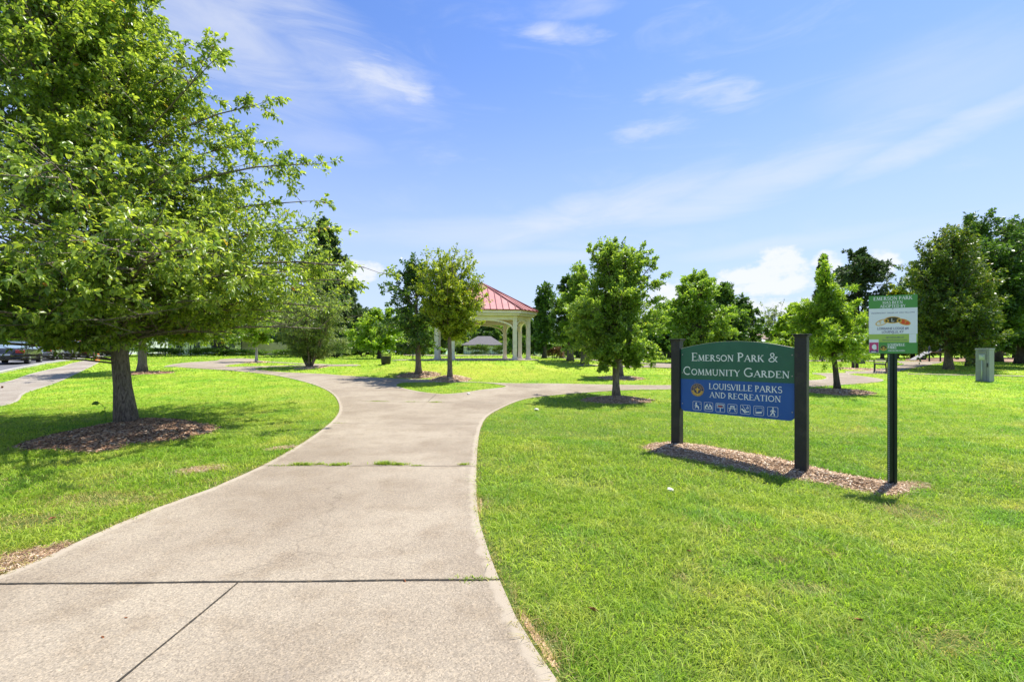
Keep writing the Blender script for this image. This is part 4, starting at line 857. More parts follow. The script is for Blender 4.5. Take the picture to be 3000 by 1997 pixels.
# weeds growing out of the joints: one clump each
def tuft(label, x, y, r, h, n, seed):
    rg = np.random.default_rng(seed); px_ = rg.normal(size=n)*r; py_ = rg.normal(size=n)*r*.22; z = tz(x, y)+.012
    a = rg.uniform(0, np.pi, n); s = np.stack([np.cos(a), np.sin(a), 0*a], 1)*.0035; ln = np.stack([rg.normal(size=n)*.9, rg.normal(size=n)*.7, 0*a], 1); hh = h*rg.uniform(.4, 1.1, n)
    b0 = np.stack([px_, py_, 0*px_], 1); mid = b0+ln*hh[:, None]*.4+np.array([0, 0, .6])*hh[:, None]; tip = b0+ln*hh[:, None]*1.1+np.array([0, 0, .85])*hh[:, None]
    V_ = np.stack([b0-s, b0+s, mid+s*.8, mid-s*.8, tip], 1).reshape(-1, 3); ii = (np.arange(n)*5)[:, None]
    F_ = np.concatenate([(ii+np.array([[0, 1, 2, 3]])).ravel(), (ii+np.array([[3, 2, 4]])).ravel()])
    o = link('weed_tuft', np_mesh('weed_tuft', V_, F_, np.concatenate([np.full(n, 4), np.full(n, 3)]), {'lv': np.repeat(rg.random(n), 5), 'dry': np.repeat((rg.random(n) < .15)*.8, 5)}), M_BLADE)
    o.location = (x, y, z); tag(o, label, 'weed', 'weeds growing in the path joints')
for k, (dx, dy, r_, h_, n_, lb) in enumerate([(697, 1071, .085, .035, 170, 'wide weed tuft leftmost in the grassy joint across the path'), (738, 1070, .03, .035, 30, 'few thin weed blades right of the wide leftmost tuft'), (775, 1072, .06, .03, 110, 'low weed tuft left of the joint middle'), (792, 1070, .035, .03, 60, 'small weed tuft touching the low tuft'),
        (885, 1070, .07, .045, 170, 'bushiest weed tuft in the middle of the grassy joint'), (918, 1071, .06, .03, 110, 'flat weed tuft right of the bushiest one'), (960, 1073, .05, .014, 60, 'faint row of tiny weeds in the joint'), (1068, 1071, .035, .03, 50, 'small weed tuft by the right edge of the path'), (655, 1073, .1, .015, 50, 'sparse yellowing weeds at the left end of the grassy joint'),
        (1003, 926, .1, .03, 90, 'weed tuft where the two far joints meet'), (870, 924, .16, .02, 120, 'low weeds along the far joint'), (945, 925, .1, .018, 70, 'thin weeds mid way along the far joint'), (1100, 1336, .09, .012, 80, 'tiny weeds filling the end of the nearest dark joint'), (770, 974, .1, .012, 40, 'few dry weeds at the left end of the thin joint')]):
    x_, y_ = G(dx, dy); tuft(lb, x_, y_, r_, h_*1.35, int(n_*1.7), 100+k)
# fallen leaves and litter
M_DEAD = mat('dead_leaf', (.30, .11, .035), .8, (20, (.18, .07, .03), .4, .6)); M_TISSUE = mat('crumpled_paper', (.78, .74, .66), .9, (30, (.5, .42, .32), .55, .7))
def crumple(name, label, cat, x, y, r_, m, seed, flat=.5):
    rr = random.Random(seed); bm = bmesh.new(); bmesh.ops.create_icosphere(bm, subdivisions=2, radius=r_)
    for v in bm.verts: v.co *= rr.uniform(.6, 1.25); v.co.z *= flat
    me = bpy.data.meshes.new(name); bm.to_mesh(me); bm.free(); o = link(name, me, m); o.location = (x, y, tz(x, y)+r_*flat*.8+.012); tag(o, label, cat); return o
def dead_leaf(label, x, y, s, seed, lift=.03):
    rr = random.Random(seed); m = MB(); n = 10; pts = []
    for k in range(n):
        t = 2*math.pi*k/n; q = s*(.5+.2*math.cos(t*2)+rr.uniform(-.08, .08)); pts.append((q*math.cos(t), q*.7*math.sin(t), s*.25*math.sin(t)**2+rr.uniform(0, s*.12)))
    vs = [(0, 0, 0)]+pts; vs2 = [(a, b, c-.002) for a, b, c in vs]
    m.add(vs+vs2, [(0, k+1, (k+1) % n+1) for k in range(n)]+[(n+1, n+2+(k+1) % n, n+2+k) for k in range(n)]+[(k+1, n+2+k, n+2+(k+1) % n, (k+1) % n+1) for k in range(n)])
    o = m.build('fallen_leaf', M_DEAD); o.location = (x, y, tz(x, y)+lift); o.rotation_euler = (rr.uniform(-.5, .5), rr.uniform(-.5, .5), rr.uniform(0, 6)); tag(o, label, 'fallen leaf')
x_, y_ = G(1541, 1131); crumple('crumpled_paper', 'crumpled whitish scrap on the grass in front of the name sign', 'litter', x_, y_, .035, M_TISSUE, 1)
x_, y_ = G(1234, 944); crumple('crumpled_paper', 'pale scrap on the grass close to the path bend', 'litter', x_, y_, .06, M_TISSUE, 2, .4)
x_, y_ = G(1078, 908); crumple('stone', 'small pale stone lying on the path below the grass island', 'stone', x_, y_, .05, M_TISSUE, 3, .7)
for k, (dx, dy, s_, lb, lf) in enumerate([(1365, 1417, .055, 'rusty fallen leaf in the foreground grass', .035), (1977, 1441, .045, 'rusty fallen leaf in the far foreground grass below the adoption sign', .035), (1585, 1276, .03, 'dark tiny leaf in the grass between path and signs', .03), (120, 1200, .05, 'dry leaf on the shaded lawn left of the path', .03), (5, 893, .14, 'brown leaf clump on the roadside grass', .04),
        (290, 1426, .016, 'tiny dark leaf scrap on the concrete near its left joint', .014), (236, 1471, .016, 'tiny dark leaf scrap lower on the concrete', .014), (931, 1341, .02, 'little dark debris touching the near joint', .016)]):
    x_, y_ = G(dx, dy); dead_leaf(lb, x_, y_, s_, 40+k, lf)

# ------------------------------------------------------------------ lettering
TK, TN = .15, .07
def glyph_strokes(ch):
    "strokes on a unit-high cell: ('l', pts, width, serif?) ; returns strokes, advance"
    A = lambda cx, cy, rx, ry, a0, a1, n=14: [(cx+rx*math.cos(R(a0+(a1-a0)*k/n)), cy+ry*math.sin(R(a0+(a1-a0)*k/n))) for k in range(n+1)]
    st = lambda x, y0=0, y1=1: ([(x, y0), (x, y1)], TK, 3)
    D = {
     'A': ([([(.05, 0), (.40, 1)], TN, 1), ([(.40, 1), (.76, 0)], TK, 2), ([(.18, .36), (.62, .36)], TN, 0)], .84),
     'B': ([st(.14), (A(.2, .75, .30, .235, 90, -90), .12, 0), (A(.2, .26, .38, .25, 90, -90), .12, 0)], .70),
     'C': ([(A(.47, .5, .40, .46, 50, 310, 26), .12, 0), ([(.73, .84), (.75, .62)], TN, 0)], .86),
     'D': ([st(.14), (A(.22, .5, .52, .46, 90, -90, 20), .12, 0)], .86),
     'E': ([st(.14), ([(.14, .96), (.60, .96), (.60, .80)], TN, 0), ([(.14, .52), (.50, .52)], TN, 0), ([(.14, .04), (.64, .04), (.64, .22)], TN, 0)], .70),
     'F': ([st(.14), ([(.14, .96), (.60, .96), (.60, .80)], TN, 0), ([(.14, .52), (.48, .52)], TN, 0)], .66),
     'G': ([(A(.47, .5, .40, .46, 50, 320, 26), .12, 0), ([(.77, .42), (.77, .1)], .12, 0), ([(.58, .42), (.86, .42)], TN, 0)], .92),
     'H': ([st(.14), st(.68), ([(.14, .52), (.68, .52)], TN, 0)], .84),
     'I': ([st(.16)], .34),
     'K': ([st(.14), ([(.2, .45), (.64, .97)], TN, 2), ([(.32, .60), (.72, .0)], TK, 2)], .82),
     'L': ([st(.14), ([(.14, .04), (.58, .04), (.60, .24)], TN, 0)], .66),
     'M': ([([(.12, 0), (.18, 1)], TN, 3), ([(.18, 1), (.48, .08)], TK, 0), ([(.48, .08), (.80, 1)], TN, 0), ([(.80, 1), (.86, 0)], TK, 3)], 1.0),
     'N': ([([(.14, 0), (.14, 1)], TN, 3), ([(.14, 1), (.72, .02)], TK, 0), ([(.72, 0), (.72, 1)], TN, 2)], .88),
     'O': ([(A(.46, .5, .38, .45, 0, 360, 30), .12, 0)], .92),
     'P': ([st(.14), (A(.2, .73, .34, .24, 90, -90), .12, 0)], .66),
     'R': ([st(.14), (A(.2, .74, .32, .23, 90, -90), .12, 0), ([(.34, .50), (.70, .0)], TK, 2)], .78),
     'S': ([(A(.33, .73, .22, .23, 30, 250, 16)+A(.33, .28, .24, .25, 80, -150, 16), .11, 0)], .62),
     'T': ([st(.36), ([(.04, .80), (.04, .96), (.68, .96), (.68, .80)], TN, 0)], .72),
     'U': ([([(.14, 1), (.14, .4)]+A(.42, .34, .28, .30, 180, 360, 14)+[(.70, .4), (.70, 1)], .11, 0), ([(.02, .97), (.28, .97)], TN, 0), ([(.60, .97), (.82, .97)], TN, 0)], .86),
     'V': ([([(.04, 1), (.40, 0)], TK, 1), ([(.40, 0), (.74, 1)], TN, 2)], .78),
     'W': ([([(.04, 1), (.30, 0)], TK, 0), ([(.30, 0), (.52, .9)], TN, 0), ([(.52, .9), (.76, 0)], TK, 0), ([(.76, 0), (1.0, 1)], TN, 0)], 1.06),
     'Y': ([([(.04, 1), (.38, .48)], TK, 0), ([(.72, 1), (.38, .48)], TN, 0), ([(.38, 0), (.38, .48)], TK, 1)], .76),
     '&': ([([(.84, .0), (.26, .68)]+A(.40, .78, .16, .17, 200, -20, 12)+[(.50, .62), (.16, .34)]+A(.34, .22, .24, .20, 160, 330, 12)+[(.72, .36), (.76, .54)], .10, 0), ([(.62, .54), (.88, .54)], TN, 0)], .98)}
    return D.get(ch, ([], .36))
def stroke_mesh(mb, pts, wd, y0, M, th=.002, mi=0, closed=False):
    "flat ribbon along 2-D points in the x-z plane at depth y0"
    pts = [Vector(p) for p in pts]; n = len(pts); L_, R_ = [], []
    for i_, p in enumerate(pts):
        a = pts[max(i_-1, 0)]; c = pts[min(i_+1, n-1)]
        if closed: a = pts[(i_-1) % n]; c = pts[(i_+1) % n]
        d = (c-a); d = d.normalized() if d.length > 1e-9 else Vector((1, 0)); nn = Vector((-d.y, d.x))
        L_.append(p+nn*wd/2); R_.append(p-nn*wd/2)
    vs = [(q.x, y0, q.y) for q in L_]+[(q.x, y0, q.y) for q in R_]; m = n if closed else n-1
    mb.add(vs, [(i_, (i_+1) % n, n+(i_+1) % n, n+i_) for i_ in range(m)], mi, M)
def text_strokes(mb, s, x0, z0, h, y0, M=None, small=.78, sx=1.0, wk=1.0, track=.04, serif=True, mi=0, center=None, smallcaps=True):
    def lay(emit):
        x = 0; first = True
        for w_ in s.split(' '):
            for k, ch in enumerate(w_):
                hh = h if (k == 0 or not smallcaps) else h*small
                st_, adv = glyph_strokes(ch)
                if emit is not None:
                    for si, (pts, wd, sf) in enumerate(st_):
                        P = [(x+emit+px*hh*sx, z0+pz*hh) for px, pz in pts]; yy = y0-.00025*(si % 3)
                        stroke_mesh(mb, P, wd*hh*wk*(h/hh)**.5, yy, M, mi=mi)
                        if serif:
                            for bit, q, zz in ((1, pts[0], .03), (2, pts[-1], .97 if pts[-1][1] > .5 else .03)):
                                if sf & bit:
                                    stroke_mesh(mb, [(x+emit+(q[0]-.13)*hh*sx, z0+zz*hh), (x+emit+(q[0]+.13)*hh*sx, z0+zz*hh)], .06*hh*wk, y0-.0008, M, mi=mi)
                x += adv*hh*sx+track*h
            x += .32*h*sx
        return x-.32*h*sx
    W = lay(None); lay((center-W/2) if center is not None else x0)
    return W
def font_mesh(s, size, mb, x0, z0, y0, M, center=True, sx=1, wmax=None, mi=0, bold=0, lum=None):
    cu = bpy.data.curves.new('txt', 'FONT'); cu.body = s; cu.size = size; cu.resolution_u = 3; cu.offset = bold
    o = bpy.data.objects.new('txt', cu); COL.objects.link(o); bpy.context.view_layer.update()
    me = bpy.data.meshes.new_from_object(o.evaluated_get(bpy.context.evaluated_depsgraph_get())); P = [v.co.copy() for v in me.vertices]; F_ = [tuple(p.vertices) for p in me.polygons]
    bpy.data.objects.remove(o); bpy.data.curves.remove(cu)
    if not P: return
    a = min(p.x for p in P); b_ = max(p.x for p in P)
    if wmax: sx = wmax/(b_-a)
    off = x0-(a+b_)/2*sx if center else x0-a*sx
    mb.add([(p.x*sx+off, y0, p.y+z0) for p in P], F_, mi, M); bpy.data.meshes.remove(me)

# ------------------------------------------------------------------ the park name sign
M_BLACK = mat('black_painted_wood', (.018, .017, .016), .55, [(5, (.035, .03, .026), .45, .7), (60, (.06, .055, .05), .68, .74)], .3, 40)
def speck(name, c):   # weathered sign face with pale drips
    m = mat(name, c, .42); t = NT(m.node_tree); b = m.node_tree.nodes['Principled BSDF']; co = t.new('ShaderNodeTexCoord').outputs['Object']
    mp = t.new('ShaderNodeMapping'); t.l.new(co, mp.inputs[0]); mp.inputs['Scale'].default_value = (1, 1, .12)
    f = t.math('MULTIPLY', t.sstep(t.noise(mp.outputs[0], 55, 2, .5), .76, .80), .5); f2 = t.math('MULTIPLY', t.sstep(t.noise(co, 48, 1, .5), .80, .83), .7)
    n = t.noise(co, 3, 4); base = t.mix(t.sstep(n, .4, .7), tuple(c)+(1,), (c[0]*1.25+.004, c[1]*1.15+.004, c[2]*1.15+.004, 1))
    t.l.new(t.mix(t.math('MAXIMUM', f, f2), base, (.5, .52, .5, 1)), b.inputs['Base Color']); return m
M_GREEN = speck('sign_green', (.010, .108, .060)); M_BLUE = speck('sign_blue', (.001, .080, .34))
M_WHITE = mat('sign_white', (.86, .86, .84), .5); M_EDGE = mat('sign_edge', (.60, .58, .45), .6); M_GOLD = mat('sign_gold', (.78, .45, .06), .5); M_NAVY = mat('sign_navy', (.03, .04, .12), .5)
PL = Vector((2.666, 7.15)); PR = Vector((3.767, 6.05)); SW_ = (PR-PL).length; uu = (PR-PL).normalized(); ang_ = math.atan2(uu.y, uu.x); SC = (PL+PR)/2
sign = thing('park_name_sign', 'arched green and blue park name sign with white lettering between two black posts', 'sign', (SC.x, SC.y, 0), ang_)
hw = SW_/2
for s_, zb, zt in ((-1, tz(2.616, 7.2)-.1, 1.692), (1, tz(3.817, 6.0)-.1, 1.722)):
    m = MB(); cx_ = s_*(hw+.074); m.box(cx_-.07, cx_+.07, -.07, .07, zb, zt)
    p_ = m.build('post', M_BLACK, sign, bevel=.006)
    c_ = MB(); c_.box(cx_-.098, cx_+.098, -.098, .098, zt+.001, zt+.014); c_.box(cx_-.082, cx_+.082, -.082, .082, zt-.022, zt+.0005); c_.build('cap', M_BLACK, p_, bevel=.003)
zt_, zm_, zb_, zc_ = 1.549, 1.083, .583, 1.654
def arc_top(n=28): return [(-hw+2*hw*k/n, zt_+(zc_-zt_)*(1-(2*k/n-1)**2)) for k in range(n+1)]
m = MB(); m.prism([(-hw, zm_+.0005)]+[(hw, zm_+.0005)]+arc_top()[::-1], 'y', -.03, .012); m.build('green_board', M_GREEN, sign, label='green arched upper board reading Emerson Park and Community Garden')
m = MB(); rc = .07
low = [(-hw, zm_)]+[(-hw+rc-rc*math.cos(R(a)), zb_+rc-rc*math.sin(R(a))) for a in range(0, 91, 15)]+[(hw-rc+rc*math.sin(R(a)), zb_+rc-rc*math.cos(R(a))) for a in range(0, 91, 15)]+[(hw, zm_)]
m.prism(low, 'y', -.03, .012); m.build('blue_board', M_BLUE, sign, label='blue lower board with seal and pictograms')
m = MB(); m.prism([(-hw, zt_-.004)]+[(x, z-.004) for x, z in arc_top()][1:-1]+[(hw, zt_-.004)]+[(x, z+.004) for x, z in arc_top()][::-1], 'y', -.0295, .0175); m.build('edge_trim', M_EDGE, sign)
# photo coordinates of the board (zoom view) -> board coordinates
def bxz(zx, zy):
    "pixel in the 3.41x sign view -> x, z on the board"
    px, py = 1940+zx/3.4087, 960+zy/3.4087; u = (px-CX)/FP
    # ray x=u*Y ; board line SC + uu*s
    den = uu.x-u*uu.y; s = (u*SC.y-SC.x)/den; Y = SC.y+uu.y*s; return s, EYE+(HY-py)/FP*Y
y0 = -.0325
txt = MB()
def fit(s, xa, xb, zbase, h, **kw):
    lo, hi = .5, 2.0
    for _ in range(24):
        sx_m = (lo+hi)/2; w_ = text_strokes(MB(), s, 0, 0, h, y0, sx=sx_m, **kw)
        if w_ > xb-xa: hi = sx_m
        else: lo = sx_m
    tl = MB(); text_strokes(tl, s, xa, zbase, h, y0, sx=sx_m, **kw); tl.build('lettering', M_WHITE, sign)
xa, z1 = bxz(303, 333); xb, z2 = bxz(1175, 338); fit('EMERSON PARK &', xa, xb, (z1+z2)/2, .125, small=.74, wk=1.0)
xa, z1 = bxz(220, 470); xb, z2 = bxz(1285, 497); fit('COMMUNITY GARDEN', xa, xb, (z1+z2)/2, .125, small=.74, wk=1.0)
xa, z1 = bxz(475, 612); xb, z2 = bxz(1208, 648); fit('LOUISVILLE PARKS', xa, xb, (z1+z2)/2, .087, smallcaps=False, wk=1.0)
xa, z1 = bxz(483, 697); xb, z2 = bxz(1197, 737); fit('AND RECREATION', xa, xb, (z1+z2)/2, .083, smallcaps=False, wk=1.0)
# pictograms
def disc(mb, cx, cz, r_, y, mi=0, n=16, rx=None): mb.add([(cx+(rx or r_)*math.cos(2*math.pi*k/n), y, cz+r_*math.sin(2*math.pi*k/n)) for k in range(n)], [tuple(range(n))], mi)
def polyf(mb, pts, y, mi=0): mb.add([(a, y, b_) for a, b_ in pts], [tuple(range(len(pts)))], mi)
def rrect(w_, h_, r_, n=4): return [(sx*(w_/2-r_)+r_*math.cos(R(a0+k*90/n)), sz*(h_/2-r_)+r_*math.sin(R(a0+k*90/n))) for sx, sz, a0 in ((1, 1, 0), (-1, 1, 90), (-1, -1, 180), (1, -1, 270)) for k in range(n+1)]
icons = [(357, 775), (471, 785), (588, 795), (709, 805), (838, 813), (972, 825), (1111, 835)]
M_RED = mat('sign_red', (.35, .05, .04), .5)
for k, (zx, zy) in enumerate(icons):
    cx, cz = bxz(zx, zy); S = .128; m = MB()
    q = lambda pts, wd=.012: stroke_mesh(m, [(cx+a*S, cz+b_*S) for a, b_ in pts], wd, y0, None)
    d_ = lambda a, b_, r_: disc(m, cx+a*S, cz+b_*S, r_*S, y0-.0004)
    stroke_mesh(m, [(cx+a, cz+b_) for a, b_ in rrect(S, S, .015)], .0045, y0-.0002, None, closed=True)
    if k == 0: d_(-.10, .30, .09); q([(-.14, .22), (-.10, -.08), (.16, -.10), (.18, -.38)], .017); q([(-.26, .10), (-.20, -.16), (.1, -.18)], .006); q([(-.2, -.16), (-.24, -.38)], .006); q([(-.12, .12), (.08, .0)], .009); q([(.34, .3), (.38, .2)], .008)
    if k == 1: d_(-.15, .24, .08); d_(.15, .24, .08); q([(-.2, .18), (-.36, -.05), (-.34, -.2)], .018); q([(.2, .18), (.36, -.05), (.34, -.2)], .018); q([(-.18, .1), (-.02, -.05)], .011); q([(.18, .1), (.02, -.05), (.02, -.2)], .011); q([(-.44, -.26), (.44, -.26)], .009)
    if k == 2: q([(-.40, .34), (.40, .34)], .009); q([(-.34, .3), (-.34, .0), (.34, .0), (.34, .3)], .009); q([(0, 0), (0, -.42)], .011)
    if k == 3: q([(-.24, .26), (.24, .26)], .016); q([(-.42, .02), (.42, .02)], .009); q([(-.14, .22), (-.32, -.32)], .011); q([(.14, .22), (.32, -.32)], .011)
    if k == 4: q([(-.30, .42), (.04, -.08)], .006); q([(.2, .42), (.22, .26)], .006); q([(.12, .2), (.3, .28), (.34, .14), (.14, .1), (.12, .2)], .008); d_(-.34, -.0, .09); q([(-.26, -.06), (-.05, -.32), (.16, -.22)], .02); q([(-.14, -.06), (.06, -.14)], .011); q([(.1, -.24), (.4, -.2)], .013)
    if k == 5: q([(-.30, -.36), (-.30, .32), (.34, .32), (.34, -.1)], .005); polyf(m, [(cx+a*S, cz+b_*S) for a, b_ in ((-.26, -.34), (.30, -.26), (.30, -.08), (-.26, -.14))], y0-.0003)
    if k == 6: d_(.03, .36, .08); q([(.02, .24), (.0, -.06)], .024); q([(0, .2), (-.2, .06), (-.16, -.06)], .010); q([(.03, .2), (.16, .06), (.28, .02)], .010); q([(.0, -.06), (-.08, -.2), (-.22, -.4)], .014); q([(.02, -.06), (.14, -.22), (.16, -.42)], .014)
    m.build('pictogram', M_WHITE, sign)
    if k == 2:
        m = MB(); polyf(m, [(cx+a*S, cz+b_*S) for a, b_ in ((-.24, .06), (.24, .06), (.24, .24), (-.24, .24))], y0+.0006); m.build('pictogram_panel', M_RED, sign)
# round seal
cx, cz = bxz(360, 618); m = MB(); yy = -.0312
seal_mats = [M_GOLD, M_NAVY, M_WHITE]
disc(m, cx, cz, .098, yy, 0, 40); disc(m, cx, cz, .094, yy-.0006, 1, 40); 
stroke_mesh(m, [(cx+.074*math.cos(R(a)), cz+.074*math.sin(R(a))) for a in range(188, 353, 6)], .030, yy-.0012, None, mi=0)
stroke_mesh(m, [(cx+.056*math.cos(R(a)), cz+.056*math.sin(R(a))) for a in range(0, 360, 9)], .003, yy-.0016, None, mi=0, closed=True)
stroke_mesh(m, [(cx+.096*math.cos(R(a)), cz+.096*math.sin(R(a))) for a in range(0, 360, 9)], .003, yy-.0016, None, mi=0, closed=True)
for k, ch in enumerate('LOUISVILLE'):
    a = 162-k*16; Mt = Matrix.Translation((cx+.064*math.cos(R(a)), 0, cz+.064*math.sin(R(a)))) @ Matrix.Rotation(-R(a-90), 4, 'Y')
    for pts, wd, _ in glyph_strokes(ch)[0]: stroke_mesh(m, [((p[0]-.35)*.018, p[1]*.020) for p in pts], .0032, yy-.0018, Mt, mi=0)
for k, ch in enumerate('METRO PARKS'):
    a = 204+k*13.2; Mt = Matrix.Translation((cx+.084*math.cos(R(a)), 0, cz+.084*math.sin(R(a)))) @ Matrix.Rotation(-R(a+90), 4, 'Y')
    for pts, wd, _ in glyph_strokes(ch)[0]: stroke_mesh(m, [((p[0]-.35)*.014, p[1]*.015) for p in pts], .0022, yy-.0020, Mt, mi=1)
fl = [(0, .046), (.012, .026), (.009, .010), (.020, .018), (.032, .020), (.036, .008), (.028, -.002), (.016, .000), (.010, -.008), (.018, -.012), (.014, -.020), (.006, -.018), (.012, -.036), (0, -.042)]
fl = fl+[(-a, b_) for a, b_ in fl[::-1][1:-1]]
polyf(m, [(cx+a, cz+b_) for a, b_ in fl], yy-.0022, 0)
for a, b_ in ((-.038, .022), (.038, .022), (-.04, -.01), (.04, -.01)): disc(m, cx+a, cz+b_, .004, yy-.0022, 0, 8)
m.build('round_seal', seal_mats, sign)
M_BOLT = mat('bolt_metal', (.35, .35, .35), .4, metal=.7)
for s_ in (-1, 1):
    for z_ in (.70, 1.18, 1.46):
        m = MB(); m.tube([(s_*(hw-.028), -.0302, z_), (s_*(hw-.028), -.036, z_)], .008, 8); m.build('bolt', M_BOLT, sign)

# ------------------------------------------------------------------ adoption sign on its channel post
AL = Vector((4.407, 5.62)); AR = Vector((4.829, 5.42)); au = (AR-AL).normalized(); AC = (AL+AR)/2; aw = (AR-AL).length
x_, y_ = ground_at(2618, 1420); AC2 = Vector((x_, y_))
asg = thing('adoption_sign', 'small green white and lime notice panel on a slim dark perforated post', 'sign', (AC.x, AC.y, tz(AC.x, AC.y)), math.atan2(au.y, au.x))
zg = tz(AC.x, AC.y); a0, a1 = 1.482-zg, 2.189-zg; ah_ = a1-a0
M_AG = mat('notice_green', (.085, .31, .06), .45); M_AL = mat('notice_lime', (.42, .58, .10), .45); M_AW = mat('notice_white', (.88, .89, .93), .45); M_INK = mat('notice_ink', (.08, .08, .2), .6)
M_PINK = mat('sticker_pink', (.58, .05, .20), .5); M_DKG = mat('dark_green_steel', (.010, .028, .018), .35, (25, (.03, .05, .04), .5, .8), metal=.3)
m = MB()
for za_, zb2, mi in ((a1-.205*ah_*1.08, a1, 0), (a1-.665*ah_, a1-.2214*ah_, 1), (a1-.805*ah_, a1-.665*ah_, 2), (a0, a1-.805*ah_, 0)):
    m.box(-aw/2, aw/2, -.004, .0, za_+.0001, zb2-.0001, mi)
m.build('panel', [M_AG, M_AW, M_AL], asg)
yt = -.0048
def az_(f): return a1-f*ah_
w1 = MB(); w2 = MB(); w3 = MB()
def fitc(mb, s, wid, zb2, h, **kw):
    lo, hi = .3, 3.0
    for _ in range(20):
        q_ = (lo+hi)/2
        if text_strokes(MB(), s, 0, 0, h, yt, sx=q_, **kw) > wid: hi = q_
        else: lo = q_
    text_strokes(mb, s, 0, zb2, h, yt, sx=q_, center=0.0, **kw)
fitc(w1, 'EMERSON PARK', .375, az_(.082), .041, smallcaps=False, wk=1.25)
fitc(w1, 'HAS BEEN', .195, az_(.148), .034, smallcaps=False, wk=1.25)
fitc(w1, 'ADOPTED BY', .25, az_(.211), .034, smallcaps=False, wk=1.25)
font_mesh('INDEPENDENT ORDER OF ODD FELLOWS', .022, w3, 0, az_(.312), yt, None, wmax=.415)
font_mesh('LORRAINE LODGE #4', .042, w3, 0, az_(.59), yt, None, wmax=.30, bold=.0006)
font_mesh('LOUISVILLE, KY', .042, w3, 0, az_(.648), yt, None, wmax=.21, bold=.0006)
font_mesh('GET INVOLVED AT', .026, w3, -.0+.02, az_(.735), yt, None, wmax=.175, bold=.0005)
font_mesh('bestparksever.com', .034, w3, .02, az_(.782), yt, None, wmax=.235)
for s_, f_, h_, w_ in (('LOUISVILLE', .872, .033, .165), ('PARKS', .918, .030, .082), ('AND RECREATION', .963, .017, .165)):
    lo, hi = .3, 3.0
    for _ in range(20):
        q_ = (lo+hi)/2
        if text_strokes(MB(), s_, 0, 0, h_, yt, sx=q_, smallcaps=False, wk=1.3) > w_: hi = q_
        else: lo = q_
    text_strokes(w1, s_, -.048, az_(f_), h_, yt, sx=q_, smallcaps=False, wk=1.3)
w1.build('white_lettering', M_WHITE, asg); w3.build('dark_lettering', M_INK, asg)
m = MB(); ogold, oblk, ored = 0, 1, 2
def ell(cx, cz, a, b_, rot, y, mi, n=32): m.add([(cx+a*math.cos(t)*math.cos(rot)-b_*math.sin(t)*math.sin(rot), y, cz+a*math.cos(t)*math.sin(rot)+b_*math.sin(t)*math.cos(rot)) for k in range(n) for t in [2*math.pi*k/n]], [tuple(range(n))], mi)
zc = az_(.435)
ell(-.107, zc-.020, .066, .034, .42, yt, 0); ell(-.107, zc-.020, .055, .025, .42, yt-.0004, 3)
ell(.108, zc-.020, .066, .034, -.42, yt-.0008, 0); ell(.108, zc-.020, .055, .026, -.42, yt-.0012, 2)
ell(0, zc+.008, .080, .042, 0, yt-.0016, 0); ell(0, zc+.008, .070, .033, 0, yt-.0020, 1)
ell(-.062, zc-.002, .026, .022, .3, yt-.0024, 0, 20); ell(-.062, zc-.002, .012, .013, .3, yt-.0028, 1, 20); ell(.062, zc-.002, .026, .022, -.3, yt-.0024, 0, 20); ell(.062, zc-.002, .012, .013, -.3, yt-.0028, 1, 20)
for ch, cx_, cz_, h_, rot, mi in (('F', -.122, zc-.042, .04, .42, 0), ('L', -.016, zc-.014, .042, 0, 3), ('T', .100, zc-.036, .04, -.35, 0)):
    Mt = Matrix.Translation((cx_, 0, cz_)) @ Matrix.Rotation(-rot, 4, 'Y')
    for pts, wd, _ in glyph_strokes(ch)[0]: stroke_mesh(m, [(p[0]*h_, p[1]*h_) for p in pts], .006, yt-.0034, Mt, mi=mi)
m.build('linked_rings_emblem', [M_GOLD, mat('ring_black', (.05, .045, .02), .5), mat('ring_red', (.80, .09, .02), .5), M_WHITE], asg)
# stickers: blank white slip and a pink one with a pale head shape; small round seal
m = MB(); m.box(.155, .222, yt-.0012, yt-.0002, az_(.815), az_(.668)); m.build('white_slip', M_AW, asg, label='blank white slip stuck over the lime band')
m = MB(); xl = -aw/2+.002; m.box(xl, xl+.094, yt-.002, yt-.0002, az_(.985), az_(.755), 0); m.box(xl+.002, xl+.092, yt-.003, yt-.0021, az_(.98), az_(.808), 1)
hd = [(.030, .055), (.026, .080), (.034, .100), (.050, .112), (.066, .104), (.072, .088), (.070, .074), (.076, .066), (.070, .060), (.072, .048), (.062, .040), (.054, .046), (.050, .030), (.044, .044)]
polyf(m, [(xl+a, az_(.985)+b_*.93) for a, b_ in hd], yt-.0034, 0); polyf(m, [(xl+a, az_(.985)+b_) for a, b_ in ((.004, .006), (.09, .006), (.088, .022), (.068, .034), (.046, .020), (.03, .036), (.012, .024))], yt-.0038, 2); m.box(xl+.022, xl+.066, yt-.0046, yt-.0042, az_(.975), az_(.962), 0)
m.build('pink_sticker', [M_AW, M_PINK, M_INK], asg, label='pink sticker with a pale head shape')
m = MB(); cx_, cz_ = -.088, az_(.905); disc(m, cx_, cz_, .033, yt-.0004, 0, 24); disc(m, cx_, cz_, .031, yt-.0008, 1, 24); stroke_mesh(m, [(cx_+.025*math.cos(R(a)), cz_+.025*math.sin(R(a))) for a in range(195, 346, 10)], .009, yt-.0012, None, mi=0)
polyf(m, [(cx_+a*.42, cz_+b_*.42) for a, b_ in fl], yt-.0014, 0); m.build('round_seal', [M_GOLD, mat('seal_dark', (.05, .09, .03), .5)], asg)
m = MB()
for f_ in (.235, .655): disc(m, 0.0, az_(f_), .006, yt-.0015, 0, 10)
m.build('bolt', M_BOLT, asg)
